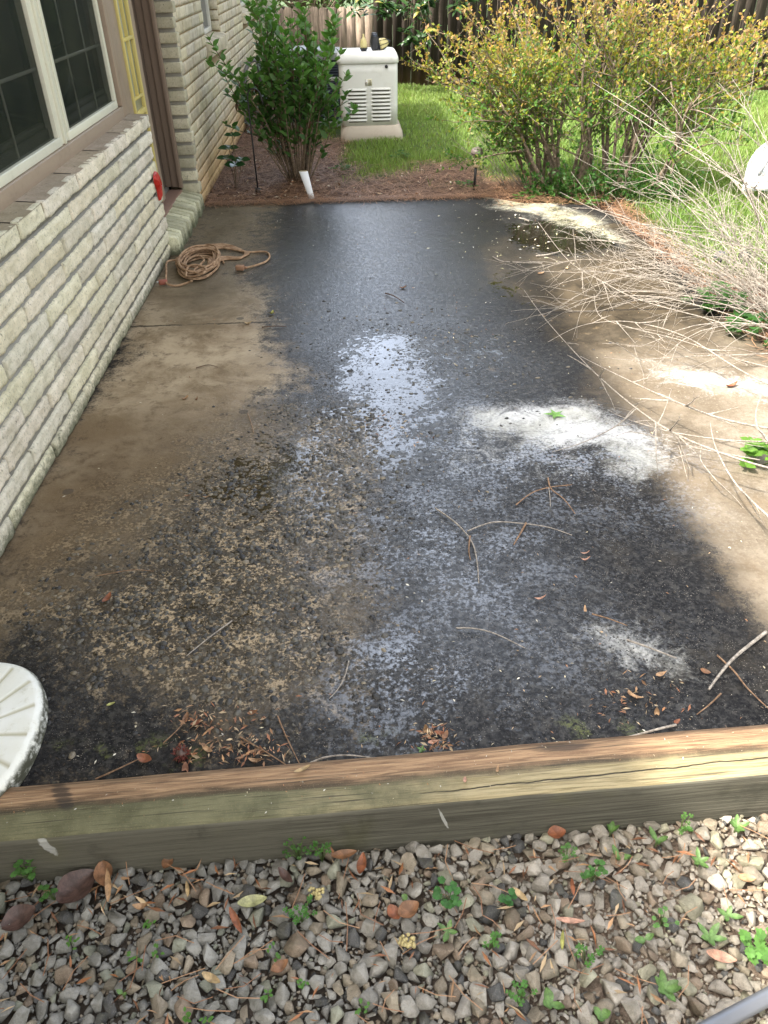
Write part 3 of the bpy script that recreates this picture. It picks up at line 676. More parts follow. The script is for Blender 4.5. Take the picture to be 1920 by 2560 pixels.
# ---- near wall, below the window
mb = MB(); P_ = .0845; BL = .462
mb.cur = 1
mb.bb(-1.34, -1.2125, -2.5, 5.17, -.1, .755)
mb.bb(-1.34, -1.213, -2.5, .55, .755, 2.62)     # pier outside the frame
mb.cur = 0
for r_ in range(9):
    z0 = .008+r_*P_; off = (r_ % 2)*.5+random.uniform(-.1, .1)
    yy = -2.4-off*BL
    while yy < 5.18:
        L = BL-.012+random.uniform(-.02, .02); ye = min(yy+L, 5.20+random.uniform(-.006, .006))
        if ye-yy > .06 and ye > .2:
            rough_brick(mb, yy, ye, z0, z0+.062+random.uniform(-.002, .003), -1.2+random.uniform(-.004, .004), -1.225, int((ye-yy)/.011), 8, .0055, random.random()*90, tint())
        yy += L+.012
wall1 = hb(mb, 'wall', [BRICK, MORT])
# cap course (window sill)
mb = MB(); ys = [0.58, 1.05, 1.5, 1.98, 2.44, 2.90, 3.185, 3.66, 4.14, 4.60, 4.99, 5.21]
mb.cur = 1; mb.bb(-1.335, -1.215, .56, 5.2, .757, .825); mb.cur = 0
for a, b in zip(ys[:-1], ys[1:]):
    tn = tint(); rough_brick(mb, a+.006, b-.006, .773, .838, -1.196+random.uniform(-.003, .003), -1.225, int((b-a)/.011), 9, .006, random.random()*90, tn)
    mb.col = (tn[0]*.56, tn[1]*.50, tn[2]*.47); mb.add([(-1.198, a+.007, .8375), (-1.198, b-.007, .8375), (-1.335, b-.007, .846), (-1.335, a+.007, .846)], [(0, 1, 2, 3)])
    mb.add([(-1.198, b-.007, .8375), (-1.335, b-.007, .846), (-1.335, b-.007, .80), (-1.198, b-.007, .80)], [(0, 1, 2, 3)])
mb.col = (1, 1, 1)
SILLTOP = BRICK
hb(mb, 'window_sill', [BRICK, MORT])
# near window
win = empty('window', HL); win.parent = house
def wb(mb, name, mats, **kw): return hb(mb, name, mats, parent=win, **kw)
mb = MB()
mb.bb(-1.36, -1.302, .6, 5.065, .838, .905)      # taupe bottom board
mb.bb(-1.36, -1.306, 5.065, 5.21, .845, 2.2)     # taupe side board
mb.bb(-1.41, -1.296, 5.03, 5.075, .907, 2.2)
mb.bb(-1.47, -1.36, 5.18, 5.26, .80, 2.2)
wb(mb, 'trim_board', TRIM, bevel=.004)
mb = MB()
for (a, b) in ((.66, 1.92), (2.0, 3.915), (4.03, 4.995)):
    for (y0, y1, z0, z1) in ((a, b, .907, .945), (a, b, 2.1, 2.14), (a, a+.035, .945, 2.1), (b-.035, b, .945, 2.1)):
        mb.bb(-1.36, -1.312, y0, y1, z0, z1)
mb.bb(-1.37, -1.318, 3.915, 4.03, .907, 2.14); mb.bb(-1.36, -1.306, 3.955, 3.968, .9075, 2.14); mb.bb(-1.37, -1.318, 1.92, 2.0, .907, 2.14)
wb(mb, 'frame', VINYL, bevel=.003)
for (a, b) in ((2.0, 3.915), (4.03, 4.995)):
    mb = MB(); mb.bb(-1.332, -1.330, a+.03, b-.03, .94, 2.105); wb(mb, 'insect_screen', SCREEN)
    mb = MB(); mb.bb(-1.392, -1.386, a+.03, b-.03, .94, 2.105); wb(mb, 'pane', GLASS)
    mb = MB()
    for k in (1, 2, 3): yy = a+(b-a)*k/(4 if b-a > 1.5 else 3); (b-a > 1.5 or k < 3) and mb.bb(-1.340, -1.336, yy-.007, yy+.007, .95, 2.1)
    for zz in (1.22, 1.50, 1.8): mb.bb(-1.3355, -1.334, a+.03, b-.03, zz-.007, zz+.007)
    wb(mb, 'muntin', VINYL)
    mb = MB(); mb.bb(-1.385, -1.35, a+.035, b-.035, .945, .985); mb.bb(-1.385, -1.36, a+.035, b-.035, .99, 1.01); wb(mb, 'lower_rail', simple('rail_grey', (.10, .10, .08), .5))
mb = MB(); mb.bb(-1.345, -1.331, .6, 5.06, 2.142, 2.62); mb.bb(-1.213, -1.345, .55, 5.17, 2.22, 2.62); hb(mb, 'header', TRIM)

# ---- doorway : sidelight, jambs, threshold, brick step
door = empty('doorway', HL); door.parent = house
def db(mb, name, mats, **kw): return hb(mb, name, mats, parent=door, **kw)
mb = MB()
mb.bb(-1.425, -1.300, 6.35, 6.40, .165, 2.25)
mb.bb(-1.372, -1.296, 6.335, 6.352, .165, 2.25)
mb.bb(-1.318, -1.290, 6.31, 6.352, .165, 2.25)
db(mb, 'door_post', TRIMD, bevel=.003)
mb = MB(); mb.bb(-1.43, -1.30, 5.30, 6.335, .09, .15); db(mb, 'threshold', simple('worn_red_brown_wood', (.24, .15, .115), .6, .25, 30), bevel=.006)
mb = MB(); mb.bb(-1.47, -1.40, 5.30, 6.33, .15, .17); db(mb, 'metal_saddle', simple('grey_aluminium', (.45, .46, .44), .4, metal=.6))
mb = MB()
for (y0, y1, z0, z1) in ((5.50, 5.53, .2, 2.2), (5.78, 5.81, .2, 2.2), (5.53, 5.78, .77, .80), (5.53, 5.78, 1.185, 1.205), (5.53, 5.78, .865, .88), (5.53, 5.78, 1.6, 1.62), (5.645, 5.66, .88, 1.185), (5.645, 5.66, 1.205, 1.6)):
    mb.bb(-1.37, -1.338, y0, y1, z0, z1)
db(mb, 'sidelight_frame', YELLOW, bevel=.002)
mb = MB(); mb.bb(-1.362, -1.358, 5.53, 5.78, .2, 2.2); db(mb, 'pane', glassm('frosted_sidelight', (.24, .25, .19), .3))
mb = MB(); mb.bb(-1.40, -1.345, 5.815, 5.93, .18, 2.2); mb.bb(-1.40, -1.35, 5.26, 5.495, .18, 2.2); db(mb, 'mullion', TRIM, bevel=.003)
mb = MB(); mb.bb(-1.46, -1.42, 5.93, 6.35, .17, 2.2); db(mb, 'door', simple('dark_door', (.12, .09, .07), .5), bevel=.003)
mb = MB(); mb.bb(-1.55, -1.17, 5.24, 6.4, 2.26, 2.62); db(mb, 'lintel', TRIM)
mb = MB(); mb.cur = 1; mb.bb(-1.335, -1.185, 5.21, 6.42, -.08, .075)
mb.cur = 0; yy = 5.2; k = 0
while yy < 6.38:
    wd = .068+random.uniform(-.006, .006); jx = random.uniform(-.010, .010); jz = random.uniform(-.006, .006)
    xf = -1.150+jx-.006; g = random.uniform(.45, .95); mb.col = (g*.95, g, g*.87)
    pr = [(-.02, xf+.002), (.045, xf+.002), (.096+jz, xf-.002), (.104+jz, xf-.010), (.125+jz, -1.24), (.140+jz, -1.30), (.140+jz, -1.34), (-.02, -1.34)]
    q = [(c[1], c[0]) for c in pr]
    v = [(a, yy, b) for a, b in q]+[(a, yy+wd-.014, b) for a, b in q]; n = len(q)
    mb.add(v, [tuple(range(n)), tuple(range(2*n-1, n-1, -1))]+[(i, n+i, n+(i+1) % n, (i+1) % n) for i in range(n)])
    yy += wd+.002
mb.col = (1, 1, 1)
STEPB = brick_material('step_brick'); nt_ = STEPB.node_tree
db(mb, 'step', [STEPB, MORT], bevel=.002)

# ---- far wall
mb = MB(); mb.cur = 1
WIN = [(7.86, 8.86, 1.0, 2.05), (10.85, 12.3, 1.06, 2.05)]
FY1 = 13.0
mb.bb(-1.40, -1.208, 6.42, WIN[0][0], -.1, 2.62)
mb.bb(-1.40, -1.208, WIN[0][0], WIN[0][1], -.1, WIN[0][2]-.13); mb.bb(-1.40, -1.208, WIN[0][0], WIN[0][1], 2.05, 2.62)
mb.bb(-1.40, -1.208, WIN[0][1], WIN[1][0], -.1, 2.62)
mb.bb(-1.40, -1.208, WIN[1][0], WIN[1][1], -.1, WIN[1][2]-.13); mb.bb(-1.40, -1.208, WIN[1][0], WIN[1][1], 2.05, 2.62)
mb.bb(-1.40, -1.208, WIN[1][1], FY1, -.1, 2.62)
mb.cur = 0; BW = .40
for r_ in range(31):
    z0 = -.03+r_*.0838; off = (r_ % 2)*.5; yy = 6.43-off*BW
    while yy < FY1:
        L = BW-.011; segs = [(max(yy, 6.43), min(yy+L, FY1))]
        for (a, b, c, d) in WIN:
            if z0+.072 > c-.125 and z0 < d:
                ns = []
                for (p, q) in segs:
                    if q <= a or p >= b: ns.append((p, q)); continue
                    if p < a: ns.append((p, a))
                    if q > b: ns.append((b, q))
                segs = ns
        for (p, q) in segs:
            if q-p > .03: rough_brick(mb, p, q, z0, z0+.073, -1.2+random.uniform(-.002, .002), -1.212, int((q-p)/.035), 5, .0022, random.random()*90, tint())
        yy += BW
wall2 = hb(mb, 'wall', [BRICKW, MORTW])
# return of the far wall beside the door (brick ends tinted grey with the side's shade, ragged corner)
mb = MB(); mb.cur = 1; mb.bb(-1.312, -1.186, 6.40, 6.418, -.05, 2.6); mb.cur = 0
for r_ in range(29):
    z0 = .02+r_*.0905; g = random.uniform(.55, .85); mb.col = (g, g, g*.92)
    jx = random.uniform(-.012, .006); mb.bb(-1.310+(random.uniform(-.004, .003)), -1.176+jx, 6.372+random.uniform(-.006, .006), 6.46+random.uniform(0, .02), z0, z0+.066)
mb.col = (1, 1, 1); hb(mb, 'corner_return', [BRICK, MORT], bevel=.007)
for wi, (a, b, c, d) in enumerate(WIN):
    wn = empty('window', HL); wn.parent = house
    mb = MB(); yy = a-.04; k = 0
    while yy < b+.02:
        g = random.uniform(.85, 1.1); mb.col = (g, g, g)
        pr = [(-1.20, c-.115), (-1.155, c-.115), (-1.148, c-.02), (-1.21, c+.0), (-1.32, c+.012), (-1.32, c-.115)]
        v = [(p, yy, q) for p, q in pr]+[(p, yy+.066, q) for p, q in pr]; n = 6
        mb.add(v, [tuple(range(n)), tuple(range(2*n-1, n-1, -1))]+[(i, n+i, n+(i+1) % n, (i+1) % n) for i in range(n)]); yy += .074
    hb(mb, 'sill', BRICKW, parent=wn, bevel=.003)
    mb = MB()
    for (y0, y1, z0, z1) in ((a+.005, a+.05, c+.015, d), (b-.05, b-.005, c+.015, d), (a+.05, b-.05, c+.015, c+.055), (a+.05, b-.05, d-.04, d), (a+.05, b-.05, 1.5, 1.54)): mb.bb(-1.33, -1.285, y0, y1, z0, z1)
    hb(mb, 'frame', simple('white_vinyl', (.72, .73, .68), .35), parent=wn, bevel=.003)
    mb = MB(); mb.bb(-1.316, -1.312, a+.05, b-.05, c+.05, d-.04); hb(mb, 'pane', glassm('blue_black_glass', (.012, .016, .03), .05), parent=wn)
    mb = MB()
    zz = c+.02
    while zz < d-.05: mb.bb(-1.283, -1.2085, b-.02, b-.001, zz, zz+.073); zz += .084
    hb(mb, 'reveal', BRICKW, parent=wn)
mb = MB(); mb.bb(-1.2, -.955, FY1+.003, FY1+.25, -.1, 2.62); hb(mb, 'corner_board', simple('pale_siding', (.50, .50, .42), .6), bevel=.01)
# body behind, roof
mb = MB(); mb.bb(-7.0, -1.50, -2.5, 13.25, -.1, 2.62); mb.bb(-1.50, -1.41, 6.45, 13.0, -.1, 2.6); hb(mb, 'interior', DARKIN)
ROOFM = simple('grey_shingle', (.12, .11, .10), .9, .2, 25, .01)
mb = MB()
def slab(y0, y1, xe, ze=2.66):
    xr = -4.2; zr = ze+(xe-xr)*.42
    q = [(xe, ze), (xr, zr), (-7.8, ze+.0), (-7.8, ze+.1), (xr, zr+.12), (xe, ze+.1)]
    v = [(a, y0, b) for a, b in q]+[(a, y1, b) for a, b in q]; n = 6
    mb.add(v, [tuple(range(n)), tuple(range(2*n-1, n-1, -1))]+[(i, n+i, n+(i+1) % n, (i+1) % n) for i in range(n)])
slab(.58, 10.6, -.68); slab(-2.6, .57, -1.16)  # unseen roof: near overhang and far end cut back to let sun in
hb(mb, 'roof', ROOFM)
mb = MB(); mb.bb(-.70, -.675, .58, 10.6, 2.56, 2.76); mb.bb(-1.5, -.70, .58, 10.6, 2.62, 2.64); hb(mb, 'eave', simple('soffit', (.52, .47, .38), .6))

# red plastic on the wall
redm = simple('red_plastic', (.42, .018, .010), .35, .35, 30, .002)
pts = [(5.035, .535), (5.085, .545), (5.10, .52), (5.135, .485), (5.145, .455), (5.125, .425), (5.085, .412), (5.08, .385), (5.055, .378), (5.05, .41), (5.045, .45), (5.02, .485), (5.015, .515)]
bm = bmesh.new(); ring0 = [bm.verts.new((0, p[0]-5.08, p[1]-.46)) for p in pts]
def inner(s, xo): return [bm.verts.new((xo+random.uniform(-.005, .005), (p[0]-5.08)*s, (p[1]-.46)*s)) for p in pts]
rings = [ring0, inner(.93, .012), inner(.6, .024), inner(.25, .026)]
for a, b in zip(rings[:-1], rings[1:]):
    for i in range(len(pts)): bm.faces.new((a[i], a[(i+1) % len(pts)], b[(i+1) % len(pts)], b[i]))
bm.faces.new(rings[-1]); bm.normal_update()
me = bpy.data.meshes.new('red_cover'); bm.to_mesh(me); bm.free(); me.materials.append(redm)
o = bpy.data.objects.new('red_cover', me); COL.objects.link(o); o.location = (-1.193, 5.08, .46)
tag(o, 'crumpled glossy red plastic cover on the brick wall beside the doorway', 'plastic cover')

# ================================================================ TIMBER BEAM
def timber():
    L = 4.2; W = .148; Hh = .165; nx_ = 170
    ang = math.atan(.042); mb = MB()
    prof = [(-.0015, -Hh), (0.0, -Hh*.6), (0, -Hh*.25), (.0, -.012), (.004, -.003), (.014, 0)]+[(W*k/14, .0) for k in range(2, 14)]+[(W-.012, -.001), (W-.003, -.005), (W, -.014), (W, -Hh)]
    prof = np.array(prof); npf = len(prof); xs = np.linspace(-L/2, L/2, nx_); vs = []
    for x_ in xs:
        p = prof.copy(); y_ = p[:, 0].copy()
        n_ = np.array([mn.noise((x_*2.2, q[0]*60, q[1]*40)) for q in prof])
        n2 = np.array([mn.noise((x_*9, q[0]*90, q[1]*90+5)) for q in prof])
        w_ = mn.noise((x_*.9, 3, 1))*.004
        p[:, 1] += (n_*.0016+n2*.001)*(np.abs(p[:, 1]) < .1)+w_*.6; p[:, 0] += (n_*.0014+n2*.0008)+w_
        vs.append(np.stack([np.full(npf, x_), p[:, 0], p[:, 1]], 1))
    f = []; mi = []
    for i in range(nx_-1):
        for j in range(npf-1):
            f.append((i*npf+j, (i+1)*npf+j, (i+1)*npf+j+1, i*npf+j+1)); mi.append(1 if j < 4 else 0)
    v = np.concatenate(vs); mb.add(v, f); mb.mi = mi
    mb.cur = 0; mb.add(vs[0], [tuple(range(npf))]); mb.add(vs[-1], [tuple(range(npf-1, -1, -1))])
    # --- top
    t = NT('weathered_timber_top'); c0 = t.coord(); X_, Y_, Z_ = t.xyz(c0)[0:3]
    g = t.coord('Object', (3.2, 60, 60)); gr = t.noise(g, 2.2, 6, .65, .8); g2 = t.coord('Object', (5, 260, 200)); gf_ = t.noise(g2, 1.4, 5, .7)
    nn = t.noise(c0, 6, 5, .65); big = t.noise(t.coord('Object', (1, 3, 1)), 2.3, 3)
    brown = t.mix(t.step(gr, .3, .7), (.17, .095, .05), (.42, .27, .15))
    # right half yellow, left half mossy green
    yel = t.mix(t.step(gr, .3, .65), (.23, .185, .09), (.38, .315, .18)); grn = t.mix(t.step(nn, .35, .65), (.09, .088, .042), (.18, .17, .09))
    lg = t.step(t.math('ADD', X_, t.math('MULTIPLY_ADD', nn, 1.2, -.6)), -.25, .35)
    fr = t.mix(lg, grn, yel)
    fr = t.mix(t.math('MULTIPLY', t.step(gf_, .52, .66), .7), fr, (.06, .055, .022))
    edge = t.math('ADD', Y_, t.math('MULTIPLY_ADD', big, -.045, .022)); edge = t.math('ADD', edge, t.math('MULTIPLY_ADD', gr, .03, -.015))
    c = t.mix(t.step(edge, .068, .084), fr, brown)
    band = t.math('MULTIPLY', t.step(edge, .060, .074), t.step(edge, .098, .078))
    c = t.mix(t.math('MULTIPLY', band, t.math('MULTIPLY_ADD', t.step(nn, .3, .6), .6, .3)), c, (.05, .035, .018))
    c = t.mix(t.math('MULTIPLY', t.step(t.noise(c0, 300, 3), .55, .75), .35), c, (.40, .33, .18))
    # long check crack on the right
    cy = t.math('ADD', Y_, t.math('MULTIPLY_ADD', X_, -.018, -.030)); cy = t.math('ABSOLUTE', t.math('ADD', cy, t.math('MULTIPLY_ADD', t.noise(t.coord('Object', (4, 1, 1)), 2, 4), .02, -.010)))
    ck = t.math('MULTIPLY', t.step(cy, .0020, .0006), t.step(t.math('ADD', X_, t.math('MULTIPLY_ADD', nn, 1.6, -.8)), -.1, .25))
    c = t.mix(t.math('MULTIPLY', ck, .9), c, (.012, .010, .006))
    # knots / black stains
    for (kx, ky, rx, ry) in ((-.72, .105, .040, .045), (.46, .125, .14, .013)):
        e = t.math('ADD', t.math('POWER', t.math('DIVIDE', t.math('SUBTRACT', X_, t.math('MULTIPLY_ADD', Y_, -.5, kx+ky*.5)), rx*.55), 2), t.math('POWER', t.math('DIVIDE', t.math('SUBTRACT', Y_, ky), ry), 2))
        c = t.mix(t.math('MULTIPLY', t.step(t.math('ADD', e, t.math('MULTIPLY_ADD', gr, 3.0, -1.5)), 1.3, .2), .75), c, (.022, .017, .014))
    c = t.mix(t.math('MULTIPLY', t.step(t.noise(t.coord('Object', (2.2, 130, 130)), 1.5, 3, .5, .3), .40, .34), .65), c, (.035, .028, .018))
    hgt = t.math('SUBTRACT', t.math('ADD', gr, t.math('MULTIPLY', gf_, .6)), t.math('MULTIPLY', ck, 4))
    top = t.fin(c, t.math('MULTIPLY_ADD', gf_, .3, .42), t.bump(hgt, .0022), .4)
    # --- face
    t = NT('weathered_timber_face'); c0 = t.coord(); X_, Y_, Z_ = t.xyz(c0)[0:3]
    gr = t.noise(t.coord('Object', (1.4, 60, 75)), 2.0, 6, .65, .6); gf_ = t.noise(t.coord('Object', (5, 200, 300)), 1.5, 5, .7); nn = t.noise(c0, 6, 5, .65)
    c = t.mix(t.step(gr, .3, .7), (.06, .056, .042), (.15, .142, .108))
    lg = t.step(t.math('ADD', X_, t.math('MULTIPLY_ADD', nn, 1.0, -.5)), .2, -.6)
    c = t.mix(t.math('MULTIPLY', lg, .5), c, (.15, .14, .105))
    c = t.mix(t.math('MULTIPLY', t.step(nn, .55, .72), .55), c, (.035, .036, .026))
    c = t.mix(t.math('MULTIPLY', t.step(gf_, .56, .68), .5), c, (.035, .032, .02))
    c = t.mix(t.math('MULTIPLY', t.step(t.noise(c0, 3.3, 4), .55, .7), .3), c, (.14, .135, .06))
    for (kx, kz, rx, rz) in ((-.735, -.03, .012, .035), (.155, -.06, .004, .04)):
        e = t.math('ADD', t.math('POWER', t.math('DIVIDE', t.math('SUBTRACT', X_, t.math('MULTIPLY_ADD', Z_, -.3, kx+kz*.3)), rx), 2), t.math('POWER', t.math('DIVIDE', t.math('SUBTRACT', Z_, kz), rz), 2))
        c = t.mix(t.math('MULTIPLY', t.step(t.math('ADD', e, t.math('MULTIPLY_ADD', t.noise(c0, 60, 3), 2, -1)), 1.2, .6), .8), c, (.5, .5, .46))
    face = t.fin(c, .8, t.bump(t.math('ADD', gr, t.math('MULTIPLY', gf_, .5)), .004), .3)
    o = mb.build('timber_beam', [top, face], smooth=True)
    o.location = (0, 1.022, .030); o.rotation_euler = (0, 0, ang)
    tag(o, 'weathered square timber with brown and mossy yellow top along the near patio edge', 'timber')
timber()

# ================================================================ GENERATOR
gen = empty('generator', (.24, 9.3, 0)); tag(gen, 'beige home standby generator with louvred front and white lid on the lawn', 'generator')
GB = simple('beige_enamel', (.80, .81, .78), .4, .04, 3, dirt=(.36, .33, .24), dirt_amt=.3, dscale=5)
GLID = simple('white_lid', (.78, .79, .76), .4, .04, 4, dirt=(.45, .45, .38), dirt_amt=.3, dscale=12)
GBASE = simple('tan_base', (.52, .455, .38), .7, .1, 6, dirt=(.25, .2, .13), dirt_amt=.4)
SHD = simple('dark_slot', (.06, .05, .035), .8)
def rrect(w_, d_, r_, k=6, cx=0, cy=0):
    out = []
    for (sx, sy, a0) in ((1, 1, 0), (-1, 1, 90), (-1, -1, 180), (1, -1, 270)):
        for i in range(k+1): a = R(a0+90*i/k); out.append((cx+sx*(w_/2-r_)+r_*math.cos(a), cy+sy*(d_/2-r_)+r_*math.sin(a)))
    return out
def loft(mb, secs):
    """secs: (z, w, d, r, cy)"""
    vs = []; n = None
    for (z_, w_, d_, r_, cy) in secs:
        p = rrect(w_, d_, r_, 6, 0, cy); n = len(p); vs += [(a, b, z_) for a, b in p]
    f = [tuple(range(n-1, -1, -1)), tuple((len(secs)-1)*n+j for j in range(n))]
    for i in range(len(secs)-1):
        for j in range(n): f.append((i*n+j, i*n+(j+1) % n, (i+1)*n+(j+1) % n, (i+1)*n+j))
    mb.add(vs, f)
GX0 = -.022   # body centre relative to the empty
mb = MB(); loft(mb, [(-.04, .665, .62, .07, 0), (.005, .665, .62, .07, 0), (.05, .655, .61, .08, 0), (.105, .60, .55, .07, 0), (.112, .59, .54, .07, 0)])
o = mb.build('base', GBASE, gen, smooth=False, bevel=.004); 
mb = MB(); loft(mb, [(.112, .595, .53, .055, 0), (.30, .60, .53, .055, 0), (.60, .605, .53, .055, 0), (.70, .605, .53, .055, 0)])
o = mb.build('body', GB, gen, smooth=True); o.location = (-.02, 0, 0)
mb = MB(); loft(mb, [(.685, .628, .555, .06, 0), (.688, .634, .56, .06, 0), (.73, .630, .555, .07, 0), (.765, .600, .53, .08, 0), (.782, .56, .49, .09, 0), (.784, .50, .42, .08, 0), (.772, .47, .38, .07, 0)])
o = mb.build('lid', GLID, gen, smooth=True); o.location = (-.024, 0, 0)
yf = -.265
for col_, cx in ((0, -.125), (1, .125)):
    for k in range(9):
        z_ = .155+k*.0355+(.003 if col_ else 0)
        mb = MB(); w2 = .103
        # louvre : hood curving out
        pr = [(yf+.002, z_), (yf-.013, z_+.003), (yf-.014, z_+.008), (yf-.008, z_+.018), (yf+.002, z_+.024)]
        v = []
        for xx in (-w2, -w2*.9, w2*.9, w2):
            s_ = .3 if abs(xx) == w2 else 1
            for (a, b) in pr: v.append((cx-.02+xx, yf+.002+(a-yf-.002)*s_, b))
        n = 5; f = []
        for i in range(3):
            for j in range(n-1): f.append((i*n+j, (i+1)*n+j, (i+1)*n+j+1, i*n+j+1))
            f.append((i*n+n-1, (i+1)*n+n-1, (i+1)*n, i*n))
        f += [tuple(range(n-1, -1, -1)), tuple(3*n+j for j in range(n))]
        mb.add(v, f); mb.build('louvre', GLID, gen)
        mb = MB(); mb.bb(cx-.02-w2*.88, cx-.02+w2*.88, yf-.0015, yf+.003, z_-.009, z_+.001); mb.build('slot', SHD, gen)
mb = MB(); mb.lathe([(.012, 0), (.016, .004), (.016, .012), (.011, .018), (.004, .019)], n=16, rot=rotm(R(90)), c=(.165, yf+.002, .655), sy=1)
mb.build('lock', simple('black_lock', (.012, .012, .015), .3), gen)
mb = MB(); mb.bb(-.055, .015, yf-.002, yf+.002, .485, .545); mb.bb(-.0135, .0125, yf-.004, yf-.001, .489, .541)
lab = mb.build('warning_label', simple('pale_label', (.62, .60, .45), .5), gen)
mb = MB(); mb.bb(-.053, -.030, yf-.0045, yf-.0025, .487, .543); mb.build('white_field', simple('label_white', (.75, .75, .73), .5), lab)
mb = MB(); mb.prism([(-.0465, .510), (-.0365, .510), (-.0415, .521)], yf-.007, yf-.005, axis=1); mb.build('warning_triangle', simple('label_orange', (.35, .2, .03), .5), lab)
mb = MB()
for k in range(5): mb.bb(-.010, .009-(k % 2)*.004, yf-.0065, yf-.0042, .532-k*.009, .535-k*.009)
mb.build('text_lines', simple('label_ink', (.22, .17, .08), .6), lab)

# things on the lid
AMB = simple('cream_plastic', (.60, .52, .24), .35, .12, 20)
BLK = simple('black_plastic', (.02, .022, .028), .35, .2, 20)
b = empty('amber_lamp_head', (.185, 9.30, .772)); tag(b, 'small cream bottle shaped lamp head with black foot on the generator lid', 'lamp head')
mb = MB(); mb.lathe([(.026, .0), (.042, .024), (.044, .028)], n=10); mb.build('foot', BLK, b)
mb = MB(); mb.lathe([(.036, .028), (.037, .05), (.034, .08), (.026, .105), (.014, .118), (.010, .124), (.010, .148), (.008, .152)], n=20); mb.build('bottle', AMB, b, smooth=True)
b = empty('lantern_head', (.30, 9.33, .772)); tag(b, 'black faceted lantern head standing on the generator lid', 'lantern')
mb = MB(); mb.lathe([(.028, 0), (.048, .045), (.050, .085), (.032, .150), (.030, .158)], n=6, sy=.9); mb.build('body', BLK, b, bevel=.003)
mb = MB(); mb.bb(-.02, .02, -.048, -.040, .125, .150); mb.build('top_cap', simple('slate_plastic', (.06, .075, .11), .3), b)
b = empty('fallen_lantern_head', (.385, 9.38, .776), R(20)); tag(b, 'cream glazed black framed lantern head lying on its side beside the black one', 'lantern')
rt = rotm(0, R(78), 0)
mb = MB(); mb.lathe([(.050, -.05), (.056, -.02), (.046, .03), (.020, .062)], n=8, rot=rt, c=(0, 0, .052)); mb.build('glass_shade', AMB, b)
mb = MB(); mb.lathe([(.014, .056), (.026, .062), (.014, .075), (.004, .092)], n=8, rot=rt, c=(0, 0, .052)); mb.lathe([(.053, -.058), (.054, -.050)], n=8, rot=rt, c=(0, 0, .052))
for k in range(8):
    a = 2*PI*k/8; P3 = np.array([(.0515*math.cos(a), .0515*math.sin(a), -.05), (.058*math.cos(a), .058*math.sin(a), -.02), (.048*math.cos(a), .048*math.sin(a), .03), (.021*math.cos(a), .021*math.sin(a), .062)]) @ rt.T+np.array([0, 0, .052])
    mb.tube(P3, .0028, 5)
mb.build('frame', BLK, b)

# ================================================================ AIR CONDITIONER + PIPES
ac = empty('air_conditioner', (-.42, 10.2, 0)); tag(ac, 'dark air conditioner condenser half hidden behind the leafy bush', 'air conditioner')
ACG = simple('grey_enamel', (.20, .21, .20), .5); ACD = simple('dark_coil', (.014, .018, .030), .5)
mb = MB(); mb.bb(-.36, .36, -.36, .36, -.03, .03); mb.build('pad', simple('pad', (.25, .25, .23), .8), ac)
mb = MB(); mb.bb(-.32, .32, -.32, .32, .03, .64); mb.build('coil', ACD, ac)
mb = MB()
for k in range(22): z_ = .06+k*.026; mb.bb(-.335, .335, -.337, -.323, z_, z_+.006); mb.bb(.323, .337, -.335, .335, z_, z_+.006)
mb.build('grille', simple('blue_grey_wire', (.05, .06, .085), .4), ac)
mb = MB(); mb.bb(-.35, .35, -.35, .35, .64, .71); mb.lathe([(.30, .711), (.30, .73), (.26, .74)], n=24); mb.build('top_cover', ACG, ac, bevel=.012)
PVC = simple('grey_conduit', (.20, .20, .205), .5, .08, 10)
c = empty('conduit', (-1.17, 10.0, 0)); tag(c, 'grey plastic conduit arching from a box on the brick wall', 'conduit')
mb = MB(); mb.bb(-.03, .055, -.08, .08, .02, .24); mb.build('junction_box', PVC, c, bevel=.006)
arc = [(0.015, 0, .24), (.015, 0, .42)]+[(.015+.11*(1-math.cos(a)), .08*(1-math.cos(a)), .42+.22*math.sin(a)) for a in np.linspace(.15, PI*.62, 12)]
mb = MB(); mb.tube(arc, .021, 10); mb.tube([(.17, .12, .66), (.17, .2, .60), (.17, .2, .0)], .03, 10); mb.build('arch', PVC, c, smooth=True)
mb = MB(); mb.tube([(.04, -.05, .13), (.6, -.2, .14)], .017, 8); mb.build('straight_run', PVC, c, smooth=True)
mb = MB(); 
mb.tube([(.015, 0, .42), (.015, 0, .445)], .026, 10)
mb.build('coupling', PVC, c)
o = MB(); o.tube([(-1.0, 10.6, .72), (-.75, 9.7, .66), (-.45, 9.3, .56), (-.25, 9.25, .53), (-.08, 9.25, .53)], .019, 8)
o = o.build('gas_pipe', simple('white_grey_pipe', (.45, .46, .46), .4), smooth=True); tag(o, 'pale grey pipe running behind the bush to the generator', 'pipe')

# ================================================================ SMALL YARD THINGS
IRON = simple('black_iron', (.012, .012, .014), .45)
h = empty('garden_hook', (-.782, 6.86, -.03)); tag(h, 'slim black cane shaped garden hook standing in the pine straw', 'garden hook')
pts = [(0, 0, 0), (-.002, 0, .4), (-.004, 0, .72)]+[(.048-.052*math.cos(a), 0, .73+.055*math.sin(a)) for a in np.linspace(0.1, PI*.95, 10)]+[(.105, 0, .70), (.115, 0, .67)]
mb = MB(); mb.tube(pts, .0062, 8); mb.build('rod', IRON, h, smooth=True)
mb = MB(); mb.lathe([(.022, .0), (.026, .045), (.012, .055)], n=10); mb.build('foot', IRON, h)
pl = empty('path_light', (1.03, 6.75, -.03)); tag(pl, 'solar path light with brown cap and cream lens at the far edge of the patio', 'garden light')
mb = MB(); mb.tube([(-.012, 0, 0), (-.004, 0, .19)], .011, 8); mb.build('stake', IRON, pl)
mb = MB(); mb.lathe([(.022, .19), (.026, .20), (.033, .27), (.034, .295)], n=16); mb.build('lens', simple('cream_lens', (.62, .50, .33), .4), pl, smooth=True)
